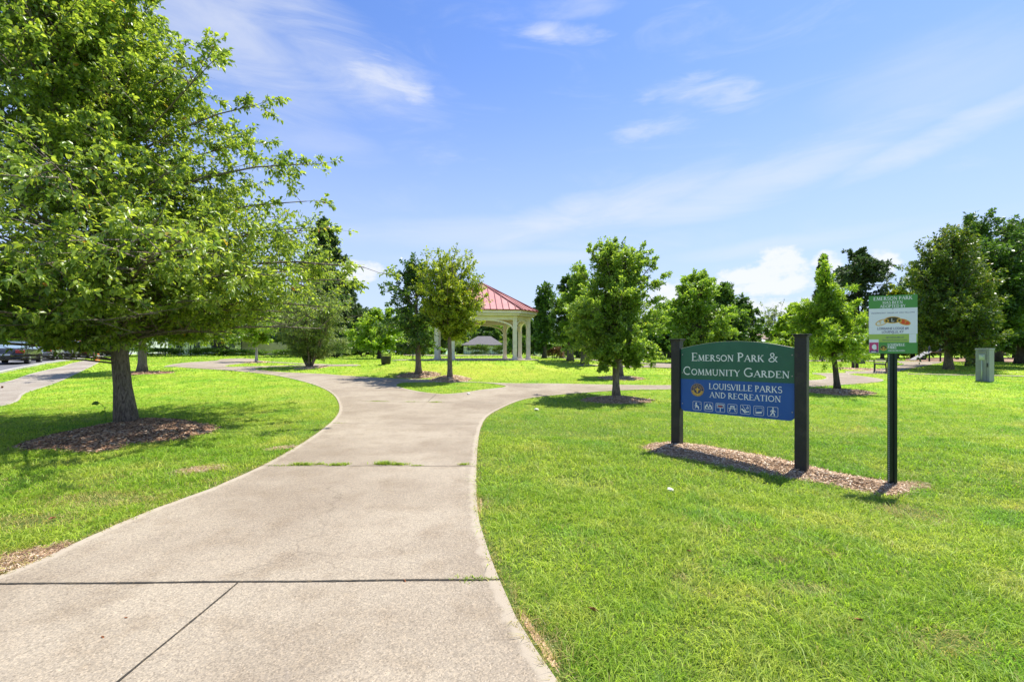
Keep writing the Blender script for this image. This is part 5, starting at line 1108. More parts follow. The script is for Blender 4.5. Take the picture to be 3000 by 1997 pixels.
# U-channel post with holes shown as punched bright dots between its flanges
m = MB(); pw = .045; off_ = .0
m.box(-.018, .018, .030, .034, -.3, a1-.05); m.box(-.021, -.018, .006, .034, -.3, a1-.05); m.box(.018, .021, .006, .034, -.3, a1-.05); m.box(-.050, -.021, .004, .008, -.3, a1-.05); m.box(.021, .046, .004, .008, -.3, a1-.05)
m.build('post', M_DKG, asg)
m = MB()
for k in range(62):
    zz = .03+k*.0254
    if zz > a0-.02: break
    m.box(-.040, -.032, .0025, .0038, zz, zz+.011)
m.build('post_holes', mat('hole_bright', (.62, .68, .62), .6), asg)

# ------------------------------------------------------------------ picnic shelter (gazebo)
M_ROOF = mat('red_metal_roof', (.46, .165, .14), .45, (2, (.52, .22, .19), .4, .7), spec=.6); M_RIB = mat('red_roof_rib', (.22, .035, .03), .5); M_CREAM = mat('cream_paint', (.88, .79, .71), .55, (3, (.76, .68, .58), .4, .7)); M_CEIL = mat('tan_ceiling', (.42, .29, .19), .7, (4, (.34, .22, .14), .4, .6))
gz0 = 1.01; th = R(7)
gaz = thing('picnic_shelter', 'open park shelter with cream arches and a red metal roof', 'shelter', (GZ[0]+.02, GZ[1]+.3, gz0), th)
a_, c_ = 1.82, .95; hwd = a_+c_
verts8 = [(a_, -hwd), (hwd, -a_), (hwd, a_), (a_, hwd), (-a_, hwd), (-hwd, a_), (-hwd, -a_), (-a_, -hwd)]
m = MB(); m.prism([(x*1.22, y*1.22) for x, y in verts8], 'z', -.5, .035); m.build('slab', M_CONC2, gaz, bevel=.02)
# extra slab tongue on the left of the shelter
m = MB(); m.box(-5.3, -3.30, -2.4, 1.2, -.5, .02); m.build('slab_extension', M_CONC2, gaz)
Hc = 2.62
for x, y in verts8:
    m = MB(); m.box(x-.12, x+.12, y-.12, y+.12, .036, Hc); m.box(x-.16, x+.16, y-.16, y+.16, .0355, .16)
    m.build('column', M_CREAM, gaz, bevel=.012)
for k in range(8):
    p, q_ = Vector((*verts8[k], 0)), Vector((*verts8[(k+1) % 8], 0)); d = (q_-p); L_ = d.length; d.normalize(); n_ = Vector((d.y, -d.x, 0))
    # beams
    m = MB(); m.beam(p+d*.121+Vector((0, 0, Hc-.12)), q_-d*.121+Vector((0, 0, Hc-.12)), .14, .24); m.build('beam', M_CREAM, gaz)
    # curved arch rib
    s0 = .125; ra = (L_-2*s0)/2; rise = .50 if L_ > 2 else .42; low_ = Hc-.245-rise
    m = MB(); pts = []; N_ = 18
    for i_ in range(N_+1):
        t_ = math.pi*i_/N_; pts.append(p+d*(L_/2-ra*math.cos(t_))+Vector((0, 0, low_+rise*math.sin(t_))))
    for i_ in range(N_): m.beam(pts[i_], pts[i_+1]+(pts[i_+1]-pts[i_])*.02, .10, .085)
    m.build('arch', M_CREAM, gaz)
# fascia + roof
ev = [(x*1.165, y*1.165) for x, y in verts8]; ez = 2.93; apex = (0, 0, 4.95)
m = MB()
for k in range(8):
    p, q_ = Vector((*ev[k], ez-.10)), Vector((*ev[(k+1) % 8], ez-.10)); d = (q_-p).normalized(); m.beam(p, q_, .06, .17)
    p, q_ = Vector((ev[k][0]*.95, ev[k][1]*.95, ez-.25)), Vector((ev[(k+1) % 8][0]*.95, ev[(k+1) % 8][1]*.95, ez-.25)); m.beam(p, q_, .10, .13)
m.build('fascia', M_CREAM, gaz)
m = MB(); m.prism([(x*.95, y*.95) for x, y in ev], 'z', ez-.315, ez-.29); m.build('ceiling', M_CEIL, gaz)
m = MB(); up_ = [(x*1.03, y*1.03, ez) for x, y in ev]; lo_ = [(x*1.03, y*1.03, ez-.035) for x, y in ev]; ap = [(0, 0, apex[2])]
m.add(up_+lo_+ap+[(0, 0, apex[2]-.05)], [(k, (k+1) % 8, 16) for k in range(8)]+[(8+(k+1) % 8, 8+k, 17) for k in range(8)]+[(k, 8+k, 8+(k+1) % 8, (k+1) % 8) for k in range(8)])
rf = m.build('roof', M_ROOF, gaz)
rb = MB(); hp = MB(); A_ = Vector(apex)
for k in range(8):
    p, q_ = Vector(up_[k]), Vector(up_[(k+1) % 8]); L_ = (q_-p).length; d = (q_-p)/L_; mid_ = (p+q_)/2; sl_ = (A_-mid_); nrm = d.cross(sl_).normalized()
    if nrm.z < 0: nrm = -nrm
    n_ = max(2, int(round(L_/.36)))
    for i_ in range(1, n_):
        f_ = i_/n_; b_ = p+d*L_*f_; w_ = 1-abs(2*f_-1)   # a seam climbs parallel to the slope line until it meets a hip
        e = b_+sl_*w_*.985; rb.beam(b_+nrm*.016, e+nrm*.016, .034, .045, up=nrm)
    hp.beam(p+Vector((0, 0, .03)), A_+Vector((0, 0, .02)), .09, .055)
    hp.beam(p+Vector((0, 0, .0)), q_+Vector((0, 0, 0)), .03, .05)
rb.build('standing_seams', M_RIB, rf); hp.build('hip_caps', M_RIB, rf)
m = MB(); m.tube([(hwd*1.0+.16, -a_-.22, 2.72), (hwd+.12, -a_-.2, 2.5), (hwd+.05, -a_+.19, 2.3), (hwd+.05, -a_+.19, .1)], .04, 8); m.build('downpipe', M_CREAM, gaz, smooth=True)
# thin dark post standing on the slab extension
x_, y_ = dpt(950, 26.6)
sp = thing('slim_post', 'thin dark post standing on the slab left of the shelter', 'post', (x_, y_, tz(x_, y_))); m = MB(); m.tube([(0, 0, -.1), (0, 0, 1.75)], .03, 8); m.build('pole', M_BLACK, sp); m = MB(); m.box(-.07, .07, -.03, .03, 1.5, 1.9); m.build('light_head', mat('grey_metal', (.4, .42, .42), .5), sp)

# ------------------------------------------------------------------ litter bins
def bin_(label, dx, dbase, dtop, wpx, Y=None, ribs=True):
    if Y is None: x, Y = ground_at(dx*1.27334, dbase*1.27334)
    else: x, _ = dpt(dx, Y)
    z = tz(x, Y); h = hgt(dtop, Y)-z; r_ = wpx*1.27334/FP*Y/2
    o = thing('litter_bin', label, 'litter bin', (x, Y, z-.02), 0, 'black park litter bins')
    m = MB(); m.lathe([(r_*.80, .02), (r_*.82, .03), (r_*.93, h*.72), (r_*.93, h*.74)], 20); m.build('body', M_BLACK, o, smooth=True)
    m = MB()
    for k in range(26):
        t_ = 2*math.pi*k/26; m.beam((r_*.90*math.cos(t_), r_*.90*math.sin(t_), h*.70), (r_*1.02*math.cos(t_), r_*1.02*math.sin(t_), h*.99), .022, .008, up=(math.cos(t_), math.sin(t_), 0))
    m.build('flared_slats', M_BLACK, o)
    m = MB(); m.lathe([(r_*.98, h*.97), (r_*1.04, h*.97), (r_*1.04, h), (r_*.98, h)], 24, caps=False); m.build('rim', M_BLACK, o)
    return o
bin_('black slatted litter bin alone on the lawn left of the dark leaved tree', 888, 837.5, 812, 25)
bin_('far black litter bin beside the rust brown bush', 1292, 824, 808, 12)

M_TRIMB0 = mat('dark_seam', (.03, .033, .035), .6)
# ------------------------------------------------------------------ utility cabinet
x_, y_ = ground_at(2867, 1117.5); M_CAB = mat('cabinet_grey_green', (.225, .24, .26), .42, (4, (.265, .28, .30), .4, .7)); M_CAB2 = mat('meter_plastic', (.42, .47, .42), .5); M_GLASS = mat('meter_glass', (.45, .5, .47), .1)
Yc = y_; f1 = FP/Yc; wdc = .42; dpc = .42
cab = thing('utility_cabinet', 'grey metal utility cabinet with a round electric meter on the lawn', 'cabinet', (x_+.38, y_+.12, tz(x_, y_)-.02), R(-66))
hc = hgt(800, Yc)-tz(x_, y_)
m = MB(); m.box(-wdc/2, wdc/2, -dpc/2, dpc/2, 0, hc-.07); m.build('body', M_CAB, cab, bevel=.008)
m = MB(); m.box(-wdc/2-.015, wdc/2+.015, -dpc/2-.03, dpc/2+.015, hc-.069, hc); m.build('lid', M_CAB, cab, bevel=.008)
m = MB(); m.box(-.09, .08, -dpc/2-.05, -dpc/2-.001, hc-.47, hc-.25); mt = m.build('meter_box', M_CAB2, cab, bevel=.008)
m = MB(); m.tube([(-.01, -dpc/2-.051, hc-.35), (-.01, -dpc/2-.11, hc-.35)], [.062, .055], 20); m.build('meter_dial', M_GLASS, mt, smooth=False)
m = MB(); m.tube([(-.01, -dpc/2-.025, hc-.471), (-.01, -dpc/2-.025, 0)], .022, 10); m.build('conduit', M_CAB2, cab, smooth=True)
m = MB(); m.box(-.14, .12, -dpc/2-.05, -dpc/2-.001, hc-.14, hc-.125); m.build('rain_lip', M_CAB, cab)
m = MB()
for z_ in (.25, .7, 1.1): m.box(-wdc/2-.012, -wdc/2-.001, -dpc/2+.03, -dpc/2+.07, z_, z_+.1)
m.build('hinge', M_CAB2, cab)
m = MB(); m.box(.125, .131, -dpc/2-.004, -dpc/2-.0005, .06, hc-.12); m.box(.14, .175, -dpc/2-.03, -dpc/2-.001, .62, .78); m.build('door_latch', M_TRIMB0, cab)
m = MB(); m.box(-wdc/2-.06, wdc/2+.06, -dpc/2-.06, dpc/2+.06, -.2, -.001); m.build('base_pad', M_CONC2, cab)

# ------------------------------------------------------------------ benches, stand, tables, play equipment, exercise machine
def bench(label, x, y, rz, L_=1.8):
    o = thing('park_bench', label, 'bench', (x, y, tz(x, y)), rz)
    for s_ in (-1, 1):
        m = MB(); X = s_*(L_/2-.12); m.tube([(X, -.28, 0), (X, -.26, .43)], .02, 6); m.tube([(X, .2, 0), (X, .17, .43), (X, .30, .88)], .022, 6); m.tube([(X, -.26, .43), (X, .18, .40)], .018, 6)
        m.build('leg_frame', M_BLACK, o, smooth=True)
        m = MB(); m.tube([(X, -.27, .43), (X, -.29, .62), (X, -.2, .66), (X, .24, .64)], .016, 6); m.build('armrest', M_BLACK, o, smooth=True)
    m = MB()
    for k in range(5): m.box(-L_/2, L_/2, -.27+k*.095, -.20+k*.095, .432, .455)
    m.build('seat', M_BLACK, o)
    m = MB()
    for k in range(4): m.box(-L_/2, L_/2, .20+k*.028, .22+k*.028, .50+k*.10, .57+k*.10)
    m.build('backrest', M_BLACK, o); return o
x_, y_ = G(2040, 859); bench('black metal bench seen in profile beside the curving path', x_+.35, y_+.75, R(230))
def picnic(label, x, y, rz, m1, group=None):
    o = thing('picnic_table', label, 'picnic table', (x, y, tz(x, y)), rz, group)
    m = MB(); m.box(-.95, .95, -.38, .38, .72, .77); m.build('tabletop', m1, o, bevel=.01)
    for s_ in (-1, 1):
        m = MB(); m.box(-.95, .95, s_*.68-.13, s_*.68+.13, .42, .46); m.build('seat', m1, o, bevel=.01)
        m = MB(); X = s_*.65; m.tube([(X, -.65, 0), (X, -.2, .72)], .025, 6); m.tube([(X, .65, 0), (X, .2, .72)], .025, 6); m.tube([(X, -.7, .41), (X, .7, .41)], .022, 6); m.build('leg_frame', M_BLACK, o, smooth=True)
    return o
M_GRN = mat('grey_green_plastic', (.18, .24, .21), .5); M_WOODG = mat('weathered_wood', (.30, .25, .19), .85, (6, (.2, .17, .13), .4, .6))
x_, y_ = dpt(1105, 66); picnic('grey green picnic table in front of the grey roofed house', x_, y_, 0, M_GRN)
x_, y_ = G(1375, 825); picnic('dark picnic table under the trees right of the shelter', x_, y_, .3, M_WOODG)
x_, y_ = dpt(745, 46); picnic('small table in the shade behind the multi stemmed tree', x_, y_, .1, M_WOODG)
# black twin-post stand (grill) near the bench
x_, y_ = ground_at(2505, 1080)
st = thing('twin_post_stand', 'black twin post stand with a small dark board near the bench', 'stand', (x_, y_, tz(x_, y_)), 0)
for s_ in (-1, 1): m = MB(); m.box(s_*.11-.055, s_*.11+.055, -.06, .06, 0, .62); m.build('post', M_BLACK, st)
m = MB(); m.box(.18, .55, -.04, .0, .30, .62); m.build('board', mat('dark_board', (.06, .07, .065), .7), st)
x_, y_ = ground_at(2440, 1061); nb = thing('notice_board', 'long low dark board standing behind the lime green young tree', 'board', (x_, y_, tz(x_, y_)), 0)
wl = 69/FP*y_; hl = 26/FP*y_
m = MB(); m.box(-wl/2, wl/2, -.05, .05, .18, hl); m.build('panel', mat('dark_panel', (.07, .085, .08), .7, (3, (.11, .12, .11), .4, .6)), nb)
for s_ in (-1, 1): m = MB(); m.box(s_*wl*.42-.05, s_*wl*.42+.05, .051, .12, -.1, hl*.95); m.build('post', M_BLACK, nb)
# small lantern-like box on the young tree trunk
x_, y_ = ground_at(2453, 1143); o = thing('bird_house', 'little grey box fixed high on the trunk of the lime green young tree', 'box', (x_+.03, y_-.1, tz(x_, y_)+1.22), 0)
m = MB(); m.box(-.06, .06, -.04, .04, 0, .16); m.prism([(-.08, .161), (.08, .161), (0, .22)], 'y', -.055, .055); m.build('box', mat('pale_grey', (.55, .58, .58), .6), o)
# exercise machine
M_PALE = mat('pale_painted_steel', (.66, .72, .68), .4)
x_, y_ = ground_at(1582, 1044.5); ex = thing('exercise_machine', 'pale outdoor exercise machine with two seats right of the shelter', 'exercise machine', (x_, y_, tz(x_, y_)), .1)
k_ = 30/FP*y_/1.75
m = MB(); m.tube([(0, 0, -.1), (0, 0, 1.75*k_)], .07, 10); m.build('mast', M_PALE, ex, smooth=True)
for s_ in (-1, 1):
    m = MB(); m.tube([(0, 0, .32*k_), (s_*.6*k_, 0, .32*k_), (s_*.75*k_, 0, .5*k_)], .045, 8); m.tube([(s_*.12, 0, 1.6*k_), (s_*.36*k_, 0, 1.6*k_), (s_*.36*k_, 0, .9*k_)], .03, 8); m.tube([(0, 0, 1.0*k_), (s_*.42*k_, 0, 1.0*k_)], .03, 8); m.build('arm', M_PALE, ex, smooth=True)
    m = MB(); m.box(s_*.75*k_-.16, s_*.75*k_+.16, -.16, .16, .42*k_, .47*k_); m.box(s_*.75*k_+s_*.14, s_*.75*k_+s_*.2, -.16, .16, .45*k_, .85*k_); m.build('seat', mat('seat_green', (.25, .42, .3), .5), ex)
# playground climbing frame in the shade
M_PIPE = mat('play_pipe', (.26, .25, .23), .5); M_DKP = mat('play_dark', (.05, .055, .08), .6); M_BRN = mat('play_brown', (.22, .13, .08), .6)
x_, y_ = dpt(2205, 40); pg = thing('climbing_frame', 'shaded climbing frame with sloping pipes and a platform between the dark trunks', 'play equipment', (x_, y_, tz(x_, y_)), .2)
for X in (-3.2, -2.0, 1.2, 2.6): m = MB(); m.tube([(X, 0, -.1), (X, 0, 1.6)], .06, 8); m.build('upright', M_DKP, pg, smooth=True)
m = MB(); m.box(-3.3, -1.9, -.7, .7, .75, .85); m.build('platform', M_BRN, pg)
m = MB(); m.tube([(-1.9, -.4, .85), (0, -.4, 1.45), (1.2, -.4, .9), (2.4, -.4, .2)], .05, 8); m.build('slope_rail', M_PIPE, pg, smooth=True)
m = MB(); m.tube([(-1.9, .4, .85), (0, .4, 1.45), (1.2, .4, .9), (2.4, .4, .2)], .05, 8); m.build('slope_rail', M_PIPE, pg, smooth=True)
m = MB(); m.add([(-3.3, -.3, .84), (-3.3, .3, .84), (-5.0, .3, .12), (-5.0, -.3, .12), (-3.3, -.3, .88), (-3.3, .3, .88), (-5.0, .3, .16), (-5.0, -.3, .16)], [(0, 1, 2, 3), (4, 5, 6, 7), (0, 3, 7, 4), (1, 2, 6, 5), (0, 1, 5, 4), (2, 3, 7, 6)]); m.build('slide', M_PIPE, pg)
x_, y_ = dpt(2305, 42); pg = thing('play_seesaw', 'shaded dish shaped play seat on a pole right of the metal cabinet', 'play equipment', (x_, y_, tz(x_, y_)), 0)
m = MB(); m.tube([(0, 0, -.1), (0, 0, .8)], .05, 8); m.build('pole', M_DKP, pg); m = MB(); m.lathe([(.1, .78), (.55, .95), (.62, 1.15), (.56, 1.15), (.48, 1.0), (.08, .84)], 18); m.build('dish', M_PIPE, pg, smooth=True)

# ------------------------------------------------------------------ fences
M_IRON = mat('black_iron', (.02, .022, .022), .5)
def picket_fence(label, A, B, h, m_, gap=.16, name='iron_fence', postgap=2.4, board=False):
    A = Vector(A); B = Vector(B); d = B-A; L_ = d.length; u = d/L_; o = thing(name, label, 'fence', (A.x, A.y, tz(A.x, A.y)), 0); zz = tz(A.x, A.y)
    def Pz(s): p = A+u*s; return Vector((p.x-A.x, p.y-A.y, tz(p.x, p.y)-zz))
    n = int(L_/postgap)
    for k in range(n+1):
        p = Pz(L_*k/n); m = MB(); m.box(p.x-.045, p.x+.045, p.y-.045, p.y+.045, p.z-.1, p.z+h+.06); m.build('post', m_, o)
    m = MB()
    for k in range(n):
        a, b_ = Pz(L_*k/n), Pz(L_*(k+1)/n)
        for f_ in (.14, .88): m.beam(a+Vector((0, 0, h*f_)), b_+Vector((0, 0, h*f_)), .03, .05)
    m.build('rail', m_, o)
    m = MB(); k = gap/2
    while k < L_:
        p = Pz(k); w_ = (.016 if not board else gap*.46)
        m.box(p.x-w_, p.x+w_, p.y-.034 if board else p.y-.008, p.y-.020 if board else p.y+.008, p.z+.05, p.z+h); k += gap
    m.build('pickets', m_, o); return o
pa = ground_at(1655, 1053); pb = ground_at(1790, 1054.5); pc = ground_at(2260, 1057)
picket_fence('black iron picket fence behind the oak and the name sign', pb, (pc[0], pc[1]), .85, M_IRON, .17)
x0_, y0_ = dpt(1270, 56); x1_, y1_ = dpt(1400, 52); picket_fence('black iron fence behind the rust brown bush and the dark trunks', (x0_, y0_), (x1_, y1_), 1.2, M_IRON, .22)
x0_, y0_ = dpt(1050, 72); x1_, y1_ = dpt(1235, 70); picket_fence('black iron fence seen through the shelter', (x0_, y0_), (x1_, y1_), 1.1, M_IRON, .3)
M_TAN = mat('tan_boards', (.52, .46, .36), .8, (2, (.42, .37, .29), .4, .7)); x0_, y0_ = dpt(556, 60); x1_, y1_ = dpt(704, 60); picket_fence('tan board fence beyond the pale trunked sapling', (x0_, y0_), (x1_, y1_), 1.75, M_TAN, .2, 'board_fence', 2.6, True)
x0_, y0_ = dpt(380, 58.5); x1_, y1_ = dpt(556, 58.5); picket_fence('thin wire and post fence in front of the white house', (x0_, y0_), (x1_, y1_), 1.7, M_IRON, 1.2, 'wire_fence', 3)

# ------------------------------------------------------------------ houses
M_SID = bpy.data.materials.new('white_siding'); M_SID.use_nodes = True; t = NT(M_SID.node_tree); b = M_SID.node_tree.nodes['Principled BSDF']
co = t.new('ShaderNodeTexCoord').outputs['Object']; wv_ = t.new('ShaderNodeTexWave', wave_type='BANDS', bands_direction='Z', wave_profile='SAW'); wv_.inputs['Scale'].default_value = 1.6; t.l.new(co, wv_.inputs['Vector'])
t.l.new(t.mix(t.sstep(wv_.outputs[1], .8, .98), (.72, .73, .78, 1), (.42, .43, .48, 1)), b.inputs['Base Color']); bp = t.new('ShaderNodeBump'); bp.inputs['Strength'].default_value = .6; bp.inputs['Distance'].default_value = .05; t.l.new(wv_.outputs[1], bp.inputs['Height']); t.l.new(bp.outputs[0], b.inputs['Normal'])
M_SHG = mat('grey_shingle', (.15, .14, .14), .95, (6, (.11, .105, .10), .4, .6), .5, 20); M_SHB = mat('brown_shingle', (.26, .18, .13), .9, (6, (.2, .14, .1), .4, .6), .5, 20); M_MET = mat('pale_metal_roof', (.62, .64, .66), .5); M_BRK = mat('brick', (.40, .22, .16), .9, (8, (.5, .33, .25), .45, .6)); M_PB = mat('pale_blue_siding', (.55, .68, .68), .7); M_WIN = mat('window_glass', (.05, .07, .09), .1); M_TRIM = mat('white_trim', (.78, .77, .74), .6)
def house(label, dl, dr, deave, dridge, Y, wall, roof, depth=7, hip=0, wins=2, gable=False):
    x, _ = dpt((dl+dr)/2, Y); w_ = (dr-dl)*1.27334/FP*Y; z = tz(x, Y); he = hgt(deave, Y)-z; hr = hgt(dridge, Y)-z
    o = thing('house', label, 'house', (x, Y, z-.1), 0); ow = .35
    m = MB(); m.box(-w_/2+ow, w_/2-ow, 0, depth, 0, he)
    if gable: m.prism([(-w_/2+ow, he+.001), (w_/2-ow, he+.001), (0, hr-.15)], 'y', 0, depth)
    m.build('wall', wall, o)
    m = MB()
    if gable:
        for s_ in (-1, 1): m.add([(s_*w_/2, -.4, he), (0, -.4, hr), (0, depth+.4, hr), (s_*w_/2, depth+.4, he), (s_*w_/2, -.4, he-.15), (0, -.4, hr-.15), (0, depth+.4, hr-.15), (s_*w_/2, depth+.4, he-.15)], [(0, 1, 2, 3), (4, 5, 6, 7), (0, 1, 5, 4), (2, 3, 7, 6), (0, 3, 7, 4), (1, 2, 6, 5)])
    else:
        a, b_ = -w_/2, w_/2; m.add([(a, -.4, he), (b_, -.4, he), (b_, depth+.4, he), (a, depth+.4, he), (a+hip, depth/2, hr), (b_-hip, depth/2, hr), (a, -.4, he-.15), (b_, -.4, he-.15), (b_, depth+.4, he-.15), (a, depth+.4, he-.15)],
                          [(0, 1, 5, 4), (2, 3, 4, 5), (1, 2, 5), (3, 0, 4), (0, 6, 7, 1), (1, 7, 8, 2), (2, 8, 9, 3), (3, 9, 6, 0), (6, 9, 8, 7)])
    m.build('roof', roof, o)
    for k in range(wins):
        X = -w_/2+ow+(w_-2*ow)*(k+.5)/wins; f = MB(); f.box(X-.55, X+.55, -.06, -.003, he*.42, he*.85); fr = f.build('window', M_TRIM, o); g_ = MB(); g_.box(X-.47, X-.02, -.075, -.0615, he*.46, he*.81); g_.box(X+.02, X+.47, -.075, -.0615, he*.46, he*.81); g_.build('pane', M_WIN, fr)
    m = MB(); X = w_*.12+.9; m.box(X, X+.95, -.05, -.003, .12, min(2.2, he*.92)); m.build('door', M_TRIM, o)
    return o
house('long low white sided house behind the leaning tree', 388, 560, 778, 748, 66, M_SID, M_SHG, 8, wins=4)
house('tall white gabled house behind the pale trunked sapling', 545, 632, 752, 700, 74, M_SID, M_SHG, 9, gable=True, wins=2)
house('white walled house with a grey shingle roof seen through the shelter', 1062, 1160, 792, 770, 78, M_SID, M_SHG, 8, hip=2.5, wins=3)
house('pale blue low house far behind the shelter posts', 912, 1030, 790, 776, 84, M_PB, M_SHG, 8, wins=3)
house('low shed with a pale metal roof just above the name sign', 1676, 1765, 784, 771, 70, M_TRIM, M_MET, 7, wins=2, gable=False)
house('brown roofed brick house behind the thin greyish tree', 1742, 1822, 778, 762, 84, M_BRK, M_SHB, 8, hip=1.0, wins=2)
house('white house at the end of the street behind the parked cars', 100, 300, 768, 715, 78, M_SID, M_SHG, 9, wins=5)
# utility poles and a street lamp
M_POLE = mat('pole_wood', (.20, .16, .12), .9, (12, (.14, .11, .08), .4, .6))
for dx, Y, h_, lb in ((1178, 88, 9.0, 'wooden utility pole behind the shelter'), (60, 66, 8.5, 'wooden utility pole beyond the parked sedan'), (1812, 92, 9.0, 'wooden utility pole far behind the name sign')):
    x_, y_ = dpt(dx, Y); o = thing('utility_pole', lb, 'utility pole', (x_, y_, tz(x_, y_)), .2, 'utility poles beyond the park')
    m = MB(); m.tube([(0, 0, -.2), (0, 0, h_)], [.15, .10], 8); m.build('pole', M_POLE, o, smooth=True); m = MB(); m.box(-1.1, 1.1, -.06, .06, h_-.7, h_-.58); m.build('crossarm', M_POLE, o)

# ------------------------------------------------------------------ parked cars
M_TYRE = mat('tyre', (.02, .02, .02), .85); M_RIM = mat('alloy', (.5, .5, .52), .35, metal=.8); M_CARG = mat('car_glass', (.22, .30, .36), .05, spec=.9); M_TAIL = mat('tail_lamp', (.45, .02, .02), .2); M_HEAD = mat('head_lamp', (.7, .7, .72), .1); M_PLATE = mat('plate', (.6, .62, .66), .5); M_TRIMB = mat('car_black_trim', (.02, .02, .022), .5)
def paint(n, c): return mat(n, c, .25, metal=.35, spec=.7)
def car(label, x, y, rz, m_, kind='sedan', rear=True, group='cars parked along the street'):
    "x forward; built from side sections lofted across the width"
    o = thing('parked_car', label, 'car', (x, y, tz(x, y)), rz, group)
    if kind == 'sedan':
        body = [(-2.38, .42), (-2.42, .62), (-2.36, .88), (-2.25, .99), (-1.60, 1.02), (.95, .98), (1.9, .86), (2.35, .68), (2.42, .45), (2.3, .25), (-2.2, .25)]
        cabin = [(-1.72, 1.0), (-1.0, 1.40), (-.3, 1.46), (.35, 1.42), (1.15, .97)]
    elif kind == 'suv':
        body = [(-2.3, .48), (-2.34, .8), (-2.28, 1.05), (-1.9, 1.08), (.95, 1.06), (2.0, .98), (2.3, .75), (2.32, .5), (2.2, .3), (-2.2, .3)]
        cabin = [(-2.2, 1.06), (-1.95, 1.68), (-.3, 1.74), (.4, 1.68), (1.15, 1.05)]
    else:
        body = [(-2.7, .55), (-2.72, .85), (-2.68, 1.08), (-1.0, 1.08), (1.2, 1.06), (2.4, .98), (2.65, .75), (2.68, .5), (2.5, .35), (-2.5, .35)]
        cabin = [(-.95, 1.07), (-.75, 1.72), (.1, 1.76), (.55, 1.70), (1.2, 1.05)]
    def loft(poly, hw_fn):
        bm = bmesh.new(); rows = []
        for f_ in (-1, -.93, -.6, 0, .6, .93, 1):
            rows.append([bm.verts.new((px_*(1-.035*abs(f_)**3), f_*hw_fn(px_, pz_), pz_-(.03*abs(f_)**4 if pz_ > .9 else 0))) for px_, pz_ in poly])
        n = len(poly)
        for a, b_ in zip(rows[:-1], rows[1:]):
            for k in range(n): bm.faces.new((a[k], a[(k+1) % n], b_[(k+1) % n], b_[k]))
        bm.faces.new(rows[0][::-1]); bm.faces.new(rows[-1]); bmesh.ops.recalc_face_normals(bm, faces=bm.faces); me = bpy.data.meshes.new('m'); bm.to_mesh(me); bm.free(); return me
    W = .90
    bd = link('body', loft(body, lambda px_, pz_: W*(1-.10*max(0, abs(px_)-1.7)/.7)*(.97 if pz_ < .4 else 1)), m_, o, bevel=.05)
    zt2 = max(p[1] for p in cabin); zb2_ = min(p[1] for p in cabin)
    cw = lambda px_, pz_: W*(.93-.22*(pz_-zb2_)/(zt2-zb2_))
    link('glasshouse', loft(cabin, cw), M_CARG, o, bevel=.03)
    roofp = [(cabin[1][0]-.02, cabin[1][1]+.004), (cabin[2][0], cabin[2][1]+.014), (cabin[3][0]+.02, cabin[3][1]+.006), (cabin[3][0]+.0, cabin[3][1]-.045), (cabin[2][0], cabin[2][1]-.04), (cabin[1][0], cabin[1][1]-.045)]
    link('roof_panel', loft(roofp, lambda px_, pz_: cw(px_, zt2)+.022), m_, o, bevel=.01)
    m = MB()
    for s_ in (-1, 1):
        for (px0, pz0), (px1, pz1) in ((cabin[0], cabin[1]), (cabin[-1], cabin[-2])): m.tube([(px0, s_*(cw(px0, pz0)+.0), pz0), (px1, s_*(cw(px1, pz1)+.0), pz1)], .035, 6)
        m.tube([(-.25, s_*cw(0, zb2_), zb2_), (-.28, s_*cw(0, zt2), zt2-.02)], .03, 6)
    m.build('pillars', m_, o)
    for sx_, in ((-1,), (1,)):
        for sy_ in (-1, 1):
            r_ = .33 if kind == 'sedan' else .37; wh = MB(); wx = sx_*1.42
            wh.tube([(wx, sy_*.70, r_), (wx, sy_*.915, r_)], r_, 20); w1_ = wh.build('wheel', M_TYRE, o)
            rm = MB(); rm.tube([(wx, sy_*.916, r_), (wx, sy_*.93, r_)], r_*.66, 16); rm.build('rim', M_RIM, w1_)
    xr = body[1][0]
    for s_ in (-1, 1):
        m = MB(); m.box(xr-.02, xr+.18, s_*.48 if s_ > 0 else -.86, .86 if s_ > 0 else -.48, .70 if kind == 'sedan' else .78, .88 if kind == 'sedan' else 1.0); m.build('tail_light', M_TAIL, o, bevel=.02)
        m = MB(); xf = body[-3][0]-.1; m.box(xf-.12, xf+.08, s_*.5 if s_ > 0 else -.82, .82 if s_ > 0 else -.5, .58, .72); m.build('headlight', M_HEAD, o, bevel=.02)
        m = MB(); m.box(.75, .95, s_*.93 if s_ > 0 else -1.08, 1.08 if s_ > 0 else -.93, .98, 1.10); m.build('mirror', m_, o, bevel=.03)
    m = MB(); m.box(xr-.05, xr-.021, -.26, .26, .52, .64); m.build('number_plate', M_PLATE, o)
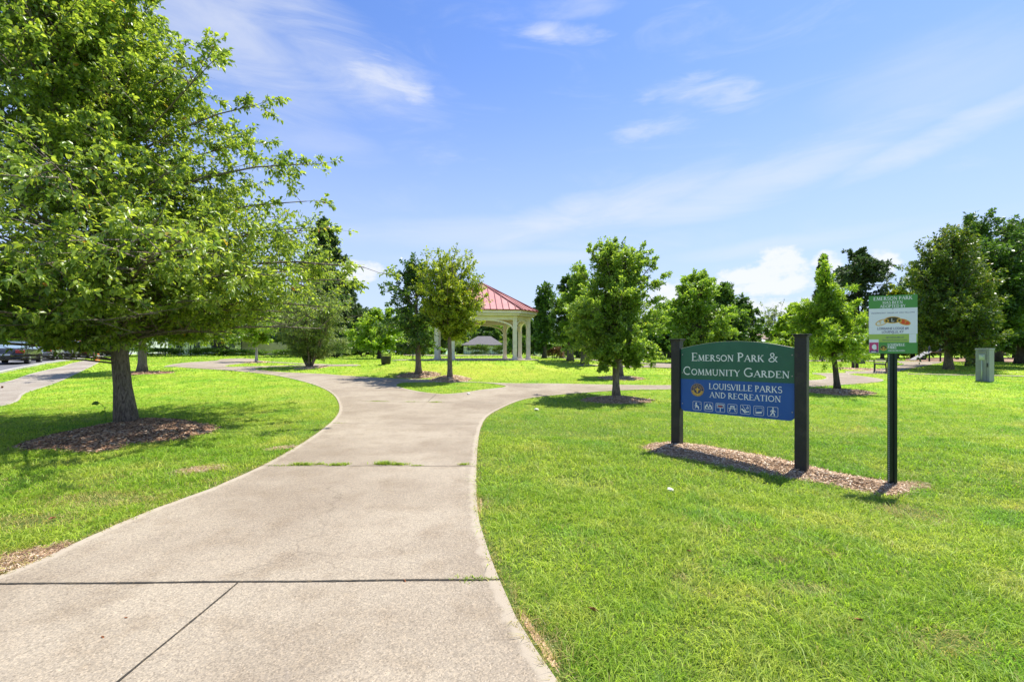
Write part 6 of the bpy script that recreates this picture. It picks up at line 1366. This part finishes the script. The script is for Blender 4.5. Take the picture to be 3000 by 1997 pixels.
    m = MB(); m.box(xr-.01, xr+.12, -.78, .78, .26, .40); m.build('bumper_trim', M_TRIMB, o, bevel=.02)
    return o
P_DK = paint('paint_dark_grey', (.05, .055, .065)); P_W = paint('paint_white', (.75, .75, .76)); P_R = paint('paint_red', (.40, .03, .03)); P_B = paint('paint_blue_grey', (.08, .11, .17)); P_S = paint('paint_silver', (.45, .46, .48))
heading = math.atan2(dr_[1], dr_[0])
def curb(px, py, lat, fwd=0): p = np.array(ground_at(px, py))+nr_*lat+dr_*fwd; return float(p[0]), float(p[1])
x_, y_ = curb(100, 1067, 1.2, 1.9); car('dark grey sedan seen from behind on the street under the big tree leaves', x_, y_, heading, P_DK)
x_, y_ = curb(-60, 1072, 6.4, 3); car('white car at the left picture edge on the far side of the street', x_, y_, heading+math.pi, P_W, 'suv')
x_, y_ = curb(100, 1067, 1.25, 17); car('dark pickup parked further along the street', x_, y_, heading, P_S, 'suv')
x_, y_ = curb(100, 1067, 1.3, 25); car('red car half hidden by low hanging leaves', x_, y_, heading, P_R, 'suv')
x_, y_ = curb(100, 1067, 1.3, 32); car('blue grey car beside the red one', x_, y_, heading, P_B)
x_, y_ = curb(100, 1067, 1.3, 9.5); car('silver car just ahead of the dark grey sedan', x_, y_, heading, P_S)
# orange construction barrel
x_, y_ = ground_at(283, 1056); o = thing('traffic_barrel', 'orange and white striped traffic barrel on the grass by the far pavement', 'barrel', (x_, y_, tz(x_, y_)), 0)
M_OR = mat('barrel_orange', (.85, .22, .02), .5); o.scale = (.75, .75, .55); m = MB(); m.lathe([(.30, 0), (.30, .06), (.27, .07), (.26, .3), (.24, .6), (.22, .9), (.20, 1.0)], 20); m.build('drum', M_OR, o, smooth=True)
for z_ in (.3, .66): m = MB(); rz_ = .262-.0667*(z_-.3)+.003; m.lathe([(rz_, z_), (rz_-.008, z_+.13)], 20, caps=False); m.build('white_band', M_WHITE, o)
print('objects', len(sc.objects), 'tris', sum(len(o.data.polygons) for o in sc.objects if o.type == 'MESH'))
